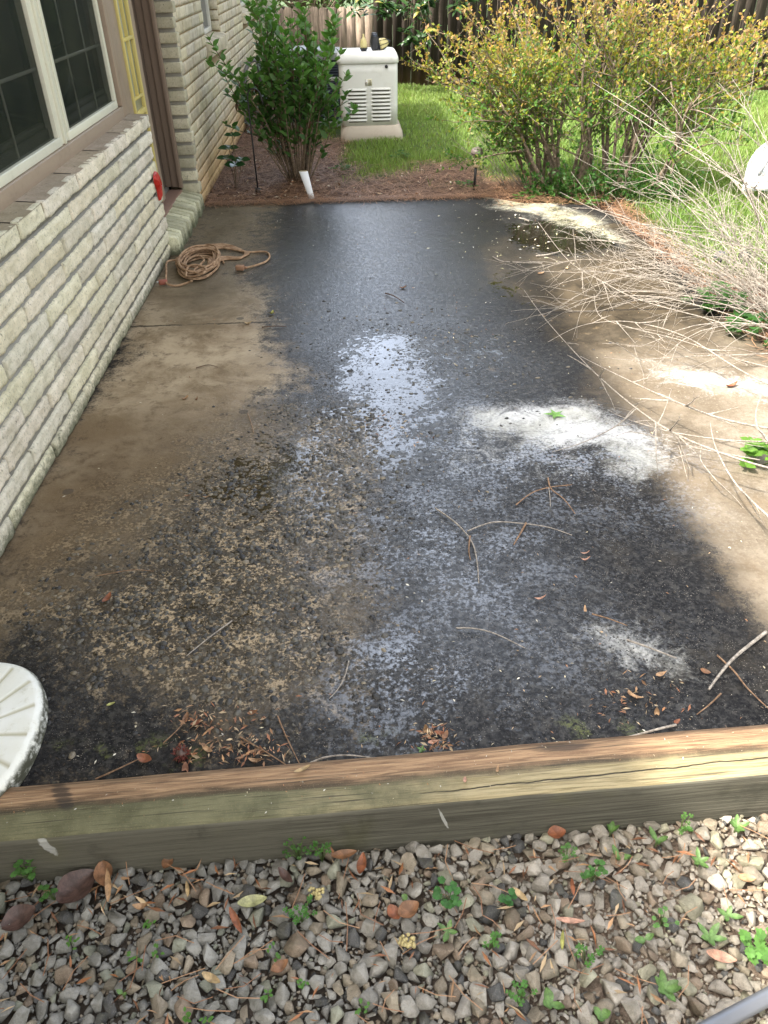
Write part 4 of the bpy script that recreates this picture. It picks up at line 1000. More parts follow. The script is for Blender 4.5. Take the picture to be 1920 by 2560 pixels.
mb = MB(); mb.lathe([(.050, .290), (.052, .300), (.045, .325), (.02, .340), (.004, .343)], n=20); mb.build('cap', simple('brown_cap', (.16, .13, .12), .4), pl, smooth=True)
mk = empty('plant_marker', (-.345, 6.64, -.02)); tag(mk, 'white curved plastic marker leaning at the foot of the leafy bush', 'plant marker')
vs = []; n = 9
for (z_, r_, x_) in ((0, .022, .018), (.21, .036, -.035)):
    for k in range(n): a = PI+PI*k/(n-1); vs.append((x_+r_*math.cos(a), r_*.5*math.sin(a), z_))
vs2 = [(x*1.0, y+.003, z_) for x, y, z_ in vs]
f = [(k, k+1, n+k+1, n+k) for k in range(n-1)]; f2 = [tuple(i+2*n for i in reversed(q)) for q in f]
rimf = [(0, n, 3*n, 2*n), (n-1, 3*n-1, 4*n-1, 2*n-1)]+[(n+k, n+k+1, 3*n+k+1, 3*n+k) for k in range(n-1)]
mb = MB(); mb.add(vs+vs2, f+f2+rimf); mb.build('sleeve', simple('white_plastic', (.74, .77, .80), .4, .04, 6), mk, smooth=False)
mb = MB(); mb.lathe([(.033, 0), (.033, .006), (.030, .008)], n=14, sy=.42, c=(-.035, .0, .205)); mb.build('rim', simple('rim_tan', (.30, .25, .14), .6), mk)

# white base at the left
wt = empty('white_plastic_base', (-1.035, 1.262, 0)); tag(wt, 'dirty white round moulded plastic base with radial grooves at the left edge', 'plastic base')
t = NT('stained_white_plastic'); v = t.coord(); zc = t.xyz(v)[2]; n1 = t.noise(v, 26, 7, .75); n2 = t.noise(v, 7, 4)
c_ = t.mix(t.step(n2, .3, .7), (.84, .86, .83), (.76, .77, .70)); c_ = t.mix(t.math('MULTIPLY', t.step(n1, .54, .70), .40), c_, (.45, .43, .30))
c_ = t.mix(1.0, c_, t.attr('tint'), 'MULTIPLY'); low_ = t.math('MULTIPLY', t.step(t.math('ADD', zc, t.math('MULTIPLY_ADD', n1, .05, -.025)), .049, .036), t.step(n1, .34, .52)); c_ = t.mix(t.math('MULTIPLY', low_, .95), c_, (.05, .052, .03))
WPL = t.fin(c_, .4, t.bump(n1, .001))
WPL.node_tree
def sup(r_, n=144, a_=.20, b_=.262, e=2.2):
    out = []
    for k in range(n):
        th = 2*PI*k/n; cc, ss = math.cos(th), math.sin(th)
        q = (abs(cc)**e+abs(ss)**e)**(-1/e); out.append((a_*r_*q*cc, b_*r_*q*ss))
    return out
mb = MB(); secs = [(1.0, .0), (1.012, .008), (.99, .014), (1.012, .020), (.992, .027), (1.008, .033), (.99, .040), (.96, .050), (.92, .054)]
nr = 144; vs = []
for (s_, z_) in secs: vs += [(a, b_, z_) for a, b_ in sup(s_, nr)]
# dished top with radial grooves and ring steps
for s_, z_, gv in ((.90, .055, 1), (.80, .0555, 1), (.72, .056, 1), (.64, .0562, 1), (.56, .0564, 1), (.50, .0565, 1), (.48, .054, 0), (.46, .0566, 0), (.02, .057, 0)):
    p = sup(s_, nr)
    for k, (a, b_) in enumerate(p): vs.append((a, b_, z_-(.003 if (gv and k % 9 == 0) else 0)))
ns = len(secs)+9; f = []
for i in range(ns-1):
    for j in range(nr): f.append((i*nr+j, i*nr+(j+1) % nr, (i+1)*nr+(j+1) % nr, (i+1)*nr+j))
f.append(tuple((ns-1)*nr+j for j in range(nr)))
cc_ = np.ones((len(vs), 3)); cc_[len(secs)*nr:][np.arange(9*nr) % 9 == 0] = (.62, .58, .45); cc_[(len(secs)+6)*nr:(len(secs)+7)*nr] = (.35, .31, .2)
mb.add(vs, f, cc_); mb.build('base_plate', WPL, wt)
mb = MB()
for k in range(5): mb.box((-.01+k*.017-.04, .185-k*.004, .0585), (.006, .09, .004), rotm(0, 0, R(38)))
mb.build('rib', simple('rib_stained', (.42, .36, .2), .6, .4, 60), wt)

# grey pipe, bottom right
p0 = at(1793, 2560, -.09); p1 = at(1920, 2492, -.09); dd = (p1-p0)/np.linalg.norm(p1-p0)
mb = MB(); mb.tube([p0-dd*.35, p0, p1, p1+dd*.9], .0155, 16); o = mb.build('steel_pipe', simple('galvanised_grey', (.17, .18, .20), .38, .08, 30, metal=.4), smooth=True)
tag(o, 'smooth grey metal pipe lying across the stones in the bottom right corner', 'pipe')

# low white garden chair beyond the twiggy shrub
ch = empty('garden_chair', (3.16, 5.95, -.03), R(-20)); tag(ch, 'white rounded garden chair with grey legs behind the bare twigs at right', 'chair')
WH = simple('white_shell', (.72, .75, .80), .45, .05, 8, dirt=(.5, .52, .5), dirt_amt=.3); GR = simple('grey_leg', (.24, .25, .27), .4)
mb = MB(); nn_ = 12; vs = []
for i in range(nn_+1):
    t_ = i/nn_; w_ = .235*(1-.95*max(0, t_-.35)**2.2/.65**2.2)**.5+.0; z_ = .13+.36*t_
    for j in range(9): u_ = -1+j/4; vs.append((u_*w_, .05*u_*u_*-1+.10*t_, z_))
m0 = len(vs); f = [(i*9+j, i*9+j+1, i*9+j+10, i*9+j+9) for i in range(nn_) for j in range(8)]
vs += [(x, y+.014, z_) for x, y, z_ in vs]; f += [tuple(q+m0 for q in reversed(g)) for g in f]
rimc = [i*9 for i in range(nn_+1)]+[nn_*9+j for j in range(1, 9)]+[i*9+8 for i in range(nn_-1, -1, -1)]+[j for j in range(7, 0, -1)]
f += [(rimc[k], rimc[(k+1) % len(rimc)], rimc[(k+1) % len(rimc)]+m0, rimc[k]+m0) for k in range(len(rimc))]
mb.add(vs, f); mb.build('backrest', WH, ch, smooth=True)
for s_ in (-1, 1): mb = MB(); mb.tube([(s_*.18, .12, 0), (s_*.15, .03, .20), (s_*.10, -.02, .36)], .013, 8); mb.build('leg', GR, ch, smooth=True)
mb = MB(); mb.box((0, .17, .20), (.40, .32, .025)); mb.build('seat', WH, ch, bevel=.01)
for i, (px, py, lb) in enumerate(((1798, 655, 'dark grey dome shaped spotlight lying under the bare twigs, left one'), (1858, 655, 'black small spotlight lying under the bare twigs, right one'))):
    p = at(px, py, -.02); s_ = empty('ground_spotlight', tuple(p)); tag(s_, lb, 'garden light', 'spotlights under the bare twigs')
    mb = MB(); mb.lathe([(.03, 0), (.042, .02), (.038, .05), (.018, .066)], n=14); mb.build('housing', simple('slate_grey', (.05, .055, .07) if i == 0 else (.015, .017, .02), .4), s_)
    mb = MB(); mb.tube([(0, 0, -.01), (.05, .02, .0)], .008, 6); mb.build('bracket', IRON, s_)
# ================================================================ EXTENSION CORD
def cord():
    root = empty('extension_cord', (-.98, 4.93, 0)); tag(root, 'coiled tan extension cord lying on the patio against the brick wall', 'extension cord')
    r_ = np.random.default_rng(5); P3 = []; n = 15
    ph = 0
    for k in range(n):
        a0 = ph; rx = .155*r_.uniform(.62, 1.08); ry = .30*r_.uniform(.66, 1.06); cx = r_.uniform(-.012, .02); cy = r_.uniform(-.03, .03); tx, ty = r_.uniform(-.02, .02), r_.uniform(-.02, .02)
        z0 = .008+.0038*k
        for i in range(28):
            a = 2*PI*i/28; b_ = i/28
            P3.append((cx+rx*math.cos(a), cy+ry*math.sin(a), max(.007, z0+tx*math.cos(a)+ty*math.sin(a)+.004*math.sin(3*a+k))))
    P3 = np.array(P3); k3 = np.ones(9)/9
    Q = np.stack([np.convolve(np.pad(P3[:, i], 4, mode='edge'), k3, 'valid') for i in range(3)], 1)
    # loops thrown out to the right
    def loop(pts, r0=.0066):
        pts = np.array([p-np.array([-.98, 4.93, 0]) for p in pts]); t_ = np.linspace(0, len(pts)-1, len(pts)*8)
        return cr(pts, t_)
    def cr(p, t_):
        out = []
        for tt in t_:
            i = min(int(tt), len(p)-2); f = tt-i; a = p[max(i-1, 0)]; b_ = p[i]; c_ = p[i+1]; d = p[min(i+2, len(p)-1)]
            out.append(.5*((2*b_)+(-a+c_)*f+(2*a-5*b_+4*c_-d)*f*f+(-a+3*b_-3*c_+d)*f**3))
        return np.array(out)
    mb = MB(); mb.tube(Q, .0063, 7)
    G = lambda px, py, z_=.008: at(px, py, z_)
    for j in range(4):
        dj = j*4
        mb.tube(loop([G(440, 660-dj, .05), G(490, 630-dj, .03), G(560, 620-dj+j), G(600, 626-j), G(622-j*3, 633), G(600, 643+j), G(560, 642+dj*.6), G(520, 648+dj, .04)]), .0063, 7)
    tail = [G(560, 620, .012), G(620, 630), G(650, 629), G(668, 631), G(674, 642), G(664, 654), G(640, 663), G(618, 669)]
    mb.tube(loop(tail), .0066, 7)
    mb.tube(loop([G(440, 650, .05), G(418, 655, .05), G(416, 680, .045), G(417, 708, .02), G(440, 714), G(465, 708, .012), G(480, 702, .03)]), .0066, 7)
    mb.tube(loop([G(465, 690, .06), G(470, 668, .066), G(490, 662, .07), G(515, 672, .068), G(505, 684, .062), G(485, 678, .06), G(500, 662, .064), G(510, 650, .06), G(500, 640, .05)]), .0063, 7)
    mb.build('cable', barkmat('tan_cord', (.24, .145, .08), (.44, .30, .19), 30, .0005), root, smooth=True)
    pk = simple('tan_plug', (.30, .17, .10), .6, .2, 30)
    p = G(600, 669, .018)-np.array([-.98, 4.93, 0]); mb = MB(); mb.box(p, (.052, .034, .03), rotm(0, 0, R(-8))); mb.box(p+np.array([.034, .006, -.004]), (.022, .018, .016), rotm(0, 0, R(-8))); mb.build('socket_end', pk, root, bevel=.005)
    p = G(408, 705, .022)-np.array([-.98, 4.93, 0]); mb = MB(); mb.box(p, (.05, .03, .028), rotm(0, 0, R(10))); pe = mb.build('plug', simple('red_brown_plug', (.30, .10, .07), .5), root, bevel=.005)
    mb = MB(); 
    for s_ in (-1, 1): mb.box(p+np.array([-.036, s_*.006, 0]), (.022, .0015, .006))
    mb.build('prong', simple('plug_steel', (.6, .6, .6), .3, metal=.9), pe)
cord()

# ================================================================ PLANTS
BARK1 = barkmat('brown_bark', (.085, .062, .04), (.20, .15, .10)); BARK2 = barkmat('grey_bark', (.11, .085, .06), (.26, .20, .145)); DRY = barkmat('dry_cane', (.19, .165, .14), (.42, .375, .32), 90, .001)
LEAFM = leafmat('green_leaf', .42, .30, .45); LEAFG = leafmat('glossy_leaf', .28, .18, .5); LEAFT = leafmat('thin_leaf', .45, .45, .4)
def curve(p, d, L, n=7, gr=0.0, wob=.1, up=0.0):
    p = np.array(p, float); d = np.array(d, float); d /= np.linalg.norm(d); out = [p.copy()]
    for i in range(n):
        d = d+rng.normal(0, wob, 3)*.5+np.array([0, 0, up-gr*i/n]); d /= np.linalg.norm(d); p = p+d*L/n; out.append(p.copy())
    return np.array(out)
def sample(c, t_):
    f = t_*(len(c)-1); i = np.minimum(f.astype(int), len(c)-2); f = (f-i)[:, None]
    return c[i]*(1-f)+c[i+1]*f, (c[i+1]-c[i])/(np.linalg.norm(c[i+1]-c[i], axis=1)[:, None]+1e-9)

# ---- leafy bush by the generator
def leafy_bush():
    root = empty('leafy_bush', (-.46, 7.27, -.03)); tag(root, 'green broad leaved bush with upright stems in the pine straw before the generator', 'shrub')
    mb = MB(); LP, LD, LN, LS, LC = [], [], [], [], []
    dead = ([], [], [], [])
    for k in range(40):
        a = rng.uniform(0, 2*PI); sp = rng.uniform(.05, .40)**.9
        if k < 5: sp = (.5, .55, .3, .6, .30)[k]; a = (PI*1.02, PI*.9, .1, PI*1.15, 0)[k]
        L = rng.uniform(.85, 1.5)*(1 if sp < .3 else .75)
        d = np.array([math.cos(a)*sp, math.sin(a)*sp*.8, 1])
        c = curve((math.cos(a)*.06*rng.uniform(.3, 1.6), math.sin(a)*.06, 0), d, L, 9, .0, .10, .02)
        g = rng.uniform(.8, 1.3); mb.tube(c, np.linspace(.0075, .0028, len(c)), 5, c=(g, g, g))
        cs = [c]
        for j in range(rng.integers(1, 4)):
            p, dd = sample(c, np.array([rng.uniform(.4, .85)])); s_ = curve(p[0], dd[0]+rng.normal(0, .45, 3), rng.uniform(.15, .4), 5, 0, .12, .05)
            mb.tube(s_, np.linspace(.0035, .002, len(s_)), 4, c=(g, g, g)); cs.append(s_)
        for ci, s_ in enumerate(cs):
            ln = np.linalg.norm(np.diff(s_, axis=0), axis=1).sum(); nn = max(3, int(ln*(.8 if ci == 0 else 1)/.046))
            tt = np.linspace(.28 if ci == 0 else .15, 1, nn)
            p, dd = sample(s_, tt)
            for i in range(nn):
                if ci == 0 and tt[i] < .55 and rng.random() < .6: continue
                az = i*PI/2+rng.uniform(-.3, .3)
                whorl = 4 if i == nn-1 else 2
                for w_ in range(whorl):
                    b_ = az+w_*(2*PI/whorl); o_ = np.array([math.cos(b_), math.sin(b_), .35 if i < nn-1 else .8])+dd[i]*.5
                    LP.append(p[i]); LD.append(o_); LN.append(np.array([0, 0, 1])+rng.normal(0, .35, 3)); LS.append(rng.uniform(.06, .10)*(1 if i < nn-1 else .8))
                    q = rng.random(); hgt = p[i][2]
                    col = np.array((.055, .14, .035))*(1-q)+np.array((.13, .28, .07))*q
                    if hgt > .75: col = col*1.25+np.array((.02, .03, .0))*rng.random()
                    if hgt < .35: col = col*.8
                    LC.append(col)
        if rng.random() < .45:
            p, dd = sample(c, np.array([rng.uniform(.7, .95)]))
            for i in range(4): dead[0].append(p[0]+rng.normal(0, .01, 3)); dead[1].append(np.array([rng.normal(0, .3), rng.normal(0, .3), -1])); dead[2].append(rdir(1)[0]); dead[3].append(rng.uniform(.05, .09))
    mb.build('stem', BARK1, root, smooth=True)
    B = basis_from(np.array(LD), np.array(LN), np.array(LS)); mass('foliage', LEAF_V, LEAF_F, B, np.array(LP), np.array(LC), LEAFM, root)
    B = basis_from(np.array(dead[1]), np.array(dead[2]), np.array(dead[3]), np.array(dead[3])*.6); mass('dead_leaves', LEAF_V, LEAF_F, B, np.array(dead[0]), np.tile((.12, .065, .04), (len(dead[0]), 1)), LEAFM, root)
leafy_bush()

def small_plant():
    root = empty('young_hydrangea', (-.985, 7.02, -.03)); tag(root, 'small plant with large dark green leaves growing close to the brick wall', 'plant')
    mb = MB(); LP, LD, LN, LS = [], [], [], []
    tips = [((-.05, .0, .26), .10), ((.02, -.02, .21), .11), ((.07, .01, .24), .085), ((.02, .02, .43), .07), ((-.02, .03, .33), .09)]
    for (tp, s_) in tips:
        tp = np.array(tp); c = np.array([(0, 0, 0), tp*.5+rng.normal(0, .01, 3), tp]); mb.tube(c, (.004, .003, .0025), 5)
        for k in range(4):
            a = k*PI/2+rng.uniform(-.3, .3); LP.append(tp); LD.append((math.cos(a), math.sin(a)*.8-.2, .1)); LN.append(np.array([.1, -.5, .9])+rng.normal(0, .2, 3)); LS.append(s_*rng.uniform(.8, 1.1))
    c = curve((0.0, 0, .3), (1, .1, .35), .45, 8, .5, .03); mb.tube(c, .003, 5)
    mb.build('stem', BARK1, root, smooth=True)
    mass('foliage', LEAF_V, LEAF_F, basis_from(np.array(LD), np.array(LN), np.array(LS), np.array(LS)*1.35), np.array(LP), np.tile((.022, .075, .022), (len(LP), 1)), LEAFG, root)
small_plant()

# ---- big flowering shrub (orange new growth)
def big_shrub():
    root = empty('red_tipped_shrub', (1.98, 6.75, -.03)); tag(root, 'multi stemmed shrub with leaves turning orange at the tips, behind the far patio corner', 'shrub')
    mb = MB(); P0, D0, S0, C0 = [], [], [], []
    def leaves(c, dens, sz):
        ln = np.linalg.norm(np.diff(c, axis=0), axis=1).sum(); nn = max(2, int(ln*dens)); p, d = sample(c, rng.uniform(.1, 1, nn))
        for i in range(nn):
            P0.append(p[i]); D0.append(d[i]*.6+rdir(1)[0]+np.array([0, 0, .3])); S0.append(sz*rng.uniform(.6, 1.25))
            hz = (p[i][2]-.15)/1.35+rng.normal(0, .22)+.12*(abs(p[i][0])-.5)
            if hz < .42: col = np.array((.105, .235, .045))
            elif hz < .68: col = np.array((.30, .34, .06))
            elif hz < .88: col = np.array((.46, .34, .08))
            else: col = np.array((.54, .31, .15))
            C0.append(col*rng.uniform(.6, 1.3))
    trunks = []
    for k in range(34):
        bx = rng.uniform(-.45, .55); by = rng.uniform(-.25, .35)-.25*bx
        lean = (bx-.1)*.62+rng.normal(0, .12)
        d = np.array([lean, rng.normal(0, .14), 1]); L = rng.uniform(.7, 1.1)
        c = curve((bx, by, 0), d, L, 9, 0, .16, .0); r_ = rng.uniform(.009, .022); g = rng.uniform(.7, 1.25)
        mb.tube(c, np.linspace(r_, r_*.45, len(c)), 6, c=(g, g, g)); trunks.append((c, r_))
    for (c, r_) in trunks:
        for j in range(8):
            t0 = rng.uniform(.28, 1); p, d = sample(c, np.array([t0])); p, d = p[0], d[0]
            out = np.array([p[0]-.1, p[1], 0]); out = out/(np.linalg.norm(out)+.3)
            b_ = curve(p, d*.6+out*1.0+rng.normal(0, .5, 3)+np.array([0, 0, .25]), rng.uniform(.3, .75), 7, .05, .2, .03)
            mb.tube(b_, np.linspace(max(.004, r_*.35), .002, len(b_)), 4); leaves(b_, 30, .034)
            for q in range(6):
                p2, d2 = sample(b_, np.array([rng.uniform(.25, 1)])); s_ = curve(p2[0], d2[0]*.7+rng.normal(0, .6, 3)+np.array([0, 0, .3]), rng.uniform(.12, .32), 4, 0, .2, .05)
                mb.tube(s_, np.linspace(.0022, .0012, len(s_)), 3, cap=False); leaves(s_, 62, .033)
    # low leafy skirt, and long arms to left and right
    for (a, b_, n_) in (((-.42, -.1, .25), (-1, -.1, .55), 3), ((-.3, -.2, .55), (-1, 0, .35), 3), ((.7, 0, .55), (1, .1, .55), 3), ((.7, -.1, .8), (1, 0, .6), 3)):
        for k in range(n_):
            c = curve(np.array(a)+rng.normal(0, .08, 3), np.array(b_)+rng.normal(0, .14, 3), rng.uniform(.45, .75), 8, .1, .12, .03); mb.tube(c, np.linspace(.005, .0015, len(c)), 4); leaves(c, 45, .032)
            for q in range(8):
                p2, d2 = sample(c, np.array([rng.uniform(.2, 1)])); s_ = curve(p2[0], d2[0]+rng.normal(0, .5, 3), rng.uniform(.1, .22), 3, 0, .2, .05); mb.tube(s_, .0013, 3, cap=False); leaves(s_, 80, .032)
    for k in range(110):
        x_ = rng.uniform(-.58, .6); c = curve((x_, -.35-.28*x_+rng.normal(0, .07), .0), (rng.normal(0, .5), -.4+rng.normal(0, .4), .8), rng.uniform(.14, .42), 4, .1, .2); mb.tube(c, .0018, 3, cap=False)
        n0 = len(P0); leaves(c, 80, .036)
        for i in range(n0, len(P0)): C0[i] = np.array((.055, .155, .03))*rng.uniform(.6, 1.4)
    mb.build('trunk', BARK2, root, smooth=True)
    D = np.array(D0); n = len(D); print('shrub leaves', n)
    B = basis_from(D, rdir(n)+np.array([0, -.2, .9]), np.array(S0)); mass('crown', KITE_V, KITE_F, B, np.array(P0), np.array(C0), LEAFT, root)
    # bare thin suckers in front left
    mb = MB()
    for k in range(16):
        c = curve((rng.uniform(-.72, -.5), rng.uniform(.0, .2), 0), (rng.uniform(-1.2, -.3), rng.normal(0, .3), 1), rng.uniform(.3, .75), 7, .12, .12); mb.tube(c, np.linspace(.003, .001, len(c)), 4)
        p2, d2 = sample(c, np.array([.5])); s_ = curve(p2[0], d2[0]+rng.normal(0, .5, 3), .25, 4); mb.tube(s_, .0012, 3)
    mb.build('sucker', DRY, root, smooth=True)
big_shrub()

# ---- bare twiggy shrub
def bare_shrub():
    B0 = np.array([2.28, 3.68, -.03]); root = empty('bare_twig_shrub', tuple(B0)); tag(root, 'leafless shrub of pale arching twigs leaning over the right patio edge', 'shrub')
    def twiggy(mb, c, r0, r1, dens=5, L=.22, wob=.08):
        mb.tube(c, np.linspace(r0, r1, len(c)), 5)
        ln = np.linalg.norm(np.diff(c, axis=0), axis=1).sum()
        for i in range(int(ln*dens)):
            p, d = sample(c, np.array([rng.uniform(.2, .98)]))
            s_ = curve(p[0], d[0]*.8+rng.normal(0, .55, 3)+np.array([0, 0, .12]), L*rng.uniform(.4, 1.3), 5, .05, .14); mb.tube(s_, np.linspace(max(.0012, r1*.9), .0008, len(s_)), 4)
            if rng.random() < .4: p2, d2 = sample(s_, np.array([.55])); q = curve(p2[0], d2[0]+rng.normal(0, .6, 3), L*.45, 3); mb.tube(q, .0008, 3)
        for tt in np.linspace(.15, .9, max(2, int(ln/.11))):   # nodes
            p, d = sample(c, np.array([tt])); rr = r0+(r1-r0)*tt; mb.tube([p[0]-d[0]*.004, p[0], p[0]+d[0]*.004], (rr*.9, rr*1.5, rr*.9), 5)
    for k in range(66):
        az = R(rng.uniform(100, 200) if k < 56 else rng.uniform(60, 110)); el = R(rng.uniform(22, 66)) if k % 4 else R(rng.uniform(4, 25))
        L = rng.uniform(.8, 1.45)*(1.0 if el < R(40) else .95)
        b0 = np.array([rng.normal(0, .10), rng.normal(0, .26), .02])
        d = np.array([math.cos(az)*math.cos(el), math.sin(az)*math.cos(el)*.95, math.sin(el)])
        c = curve(b0, d, L, 12, .14, .11); c[:, 2] = np.maximum(c[:, 2], .05+.01*k % .07)
        mb = MB(); twiggy(mb, c, rng.uniform(.0026, .0052), .0011, 13, .26); mb.build('branch', DRY, root, smooth=True)
    def spl(pts):
        pts = np.array(pts); t_ = np.linspace(0, len(pts)-1, len(pts)*5); out = []
        for tt in t_:
            i = min(int(tt), len(pts)-2); f = tt-i; a = pts[max(i-1, 0)]; b_ = pts[i]; c_ = pts[i+1]; d = pts[min(i+2, len(pts)-1)]
            out.append(.5*((2*b_)+(-a+c_)*f+(2*a-5*b_+4*c_-d)*f*f+(-a+3*b_-3*c_+d)*f**3))
        return np.array(out)
    mains = [ # measured run of the long low branches (tip first), thickness
        ([(1310, 725, .10), (1365, 800, .12), (1475, 920, .14), (1590, 1020, .15), (1700, 1090, .16), (1870, 1155, .15), (2050, 1200, .10)], .0052),
        ([(1450, 890, .12), (1560, 945, .14), (1680, 1000, .15), (1800, 1045, .15), (1930, 1072, .13), (2080, 1090, .1)], .0065),
        ([(1345, 555, .20), (1420, 650, .22), (1500, 700, .24), (1600, 750, .25), (1780, 800, .2), (1930, 850, .12)], .004),
        ([(1370, 855, .12), (1450, 815, .14), (1540, 803, .15), (1620, 812, .15), (1720, 845, .14), (1850, 925, .12), (1960, 980, .06)], .0045),
        ([(1485, 735, .15), (1500, 790, .15), (1580, 820, .15), (1700, 850, .15), (1850, 900, .12), (1980, 930, .08)], .0035),
        ([(1380, 1130, .06), (1460, 1105, .08), (1540, 1065, .12), (1590, 1022, .14)], .004),
        ([(1645, 1200, .02), (1640, 1120, .12), (1640, 1062, .15)], .003),
        ([(1775, 1055, .16), (1790, 1120, .16), (1840, 1210, .14), (1930, 1300, .12)], .005),
        ([(1915, 955, .2), (1890, 1030, .18), (1900, 1080, .16), (1940, 1120, .14)], .005),
        ([(1520, 1025, .1), (1570, 1048, .12), (1680, 1080, .12), (1820, 1100, .12), (1960, 1105, .1)], .004),
        ([(1540, 1090, .08), (1580, 1080, .1), (1650, 1095, .1), (1740, 1120, .1), (1900, 1150, .1)], .003),
        ([(1755, 1115, .1), (1752, 1150, .1), (1790, 1200, .08), (1810, 1220, .04)], .003),
        ([(1480, 205, .9), (1560, 255, .85), (1680, 330, .75), (1800, 420, .6), (1900, 480, .5), (2000, 560, .4)], .005),
        ([(1520, 250, .8), (1600, 300, .75), (1700, 370, .65), (1850, 460, .5), (1950, 560, .3)], .005),
        ([(1400, 480, .3), (1480, 520, .3), (1600, 560, .32), (1740, 590, .32), (1880, 620, .3), (2000, 640, .2)], .0055),
    ]
    for pts, r_ in mains:
        c = spl([at(*p)-B0 for p in pts]); mb = MB(); twiggy(mb, c, .0011, r_*.8, 6, .15); mb.build('branch', DRY, root, smooth=True)
bare_shrub()

# ---- ground cover at the foot of the shrub
def leafy_clump(name, loc, n, rad, size, col, label, cat, group=None, mat=None, h=.07, wide=1.0, npr=5):
    root = empty(name, tuple(loc)); tag(root, label, cat, group); mb = MB(); P0, D0, S0, C0 = [], [], [], []
    for k in range(n):
        a = rng.uniform(0, 2*PI); r_ = rad*math.sqrt(rng.random()); hh = h*rng.uniform(.4, 1.2)*(1-.4*r_/rad)
        tip = np.array([math.cos(a)*r_, math.sin(a)*r_, hh]); mb.tube([tip*np.array([.35, .35, 0]), tip*np.array([.8, .8, .6]), tip], (.0016, .0012, .0008), 4)
        for j in range(npr): b_ = j*2*PI/npr+rng.uniform(-.3, .3); P0.append(tip); D0.append((math.cos(b_), math.sin(b_), rng.uniform(.1, .6))); S0.append(size*rng.uniform(.65, 1.2)); C0.append(np.array(col)*rng.uniform(.7, 1.35))
    mb.build('stem', BARKG, root)
    n_ = len(P0); mass('leaves', LEAF_V, LEAF_F, basis_from(np.array(D0), np.tile((0, -.1, 1.0), (n_, 1))+rng.normal(0, .25, (n_, 3)), np.array(S0), np.array(S0)*wide), np.array(P0), np.array(C0), mat or LEAFT, root)
    return root
BARKG = simple('green_stem', (.10, .16, .04), .6)
leafy_clump('ground_cover_plant', at(1790, 775, -.02), 34, .17, .045, (.06, .17, .03), 'bushy green plant at the foot of the bare twigs, larger one', 'plant', h=.12, wide=1.2)
leafy_clump('ground_cover_plant', at(1890, 850, -.02), 26, .15, .045, (.05, .15, .03), 'bushy green plant at the patio edge nearest the right frame edge', 'plant', h=.12, wide=1.2)
leafy_clump('ground_cover_plant', at(1888, 1160, .0), 13, .075, .042, (.16, .33, .05), 'bright green nettle like sprig over the sunlit concrete at right', 'plant', h=.10, wide=1.3)
for i, (px, py, s_, lb) in enumerate(((1165, 470, .8, 'small dark green weed left of the solar path light'), (1310, 497, 1, 'green weed on the pale foamy patio corner'), (1450, 512, 1, 'green weed between patio corner and shrub trunks'), (850, 430, .9, 'sparse light green weeds beside the white plant marker'), (1010, 395, 1, 'broad low weeds in the lawn right of the leafy bush'))):
    leafy_clump('edge_weed', at(px, py, -.02), int(16*s_), .13*s_, .03, (.075, .17, .035), lb, 'weed', h=.06, wide=1.2)

# ---- magnolia behind the fence
def tree(name, loc, label, crown, nleaf, sz, col, trunk_h, lift=0, mat=None, seedcl=60, group=None):
    root = empty(name, loc); tag(root, label, 'tree', group); mb = MB()
    cx, cy, cz, rx, ry, rz = crown
    tr = curve((0, 0, 0), (cx*.15, 0, 1), trunk_h, 8, 0, .08); mb.tube(tr, np.linspace(.16, .07, len(tr)), 10)
    cents = []
    for k in range(seedcl):
        v = rdir(1)[0]*rng.random()**.45; c_ = np.array([cx+v[0]*rx, cy+v[1]*ry, cz+v[2]*rz]); cents.append(c_)
        p, d = sample(tr, np.array([rng.uniform(.4, 1)])); mid = (p[0]+c_)/2+np.array([0, 0, -.1]); mb.tube([p[0], mid, c_], (.035, .018, .006), 5)
    mb.build('trunk', BARK2, root, smooth=True)
    cents = np.array(cents); k = rng.integers(0, len(cents), nleaf); off = rdir(nleaf)*(rng.random((nleaf, 1))**.5)*(.16+.09*min(rx, 3)/2)
    P = cents[k]+off*np.array([1.2, 1, .8]); D = off/np.linalg.norm(off, axis=1)[:, None]+np.array([0, 0, -.15])
    C0 = np.array(col)*rng.uniform(.6, 1.4, (nleaf, 1)); S_ = sz*rng.uniform(.7, 1.2, nleaf)
    mass('crown', LEAF_V, LEAF_F, basis_from(D, rdir(nleaf)+np.array([0, 0, 1.2]), S_, S_*.75), P, C0, mat or LEAFG, root)
    return root
tree('magnolia_tree', (2.2, 13.9, -.1), 'glossy leaved magnolia hanging over the dark fence above the lawn', (1.0, -1.3, 3.0, 2.7, .8, 1.55), 15000, .17, (.03, .07, .022), 3.4, seedcl=260)
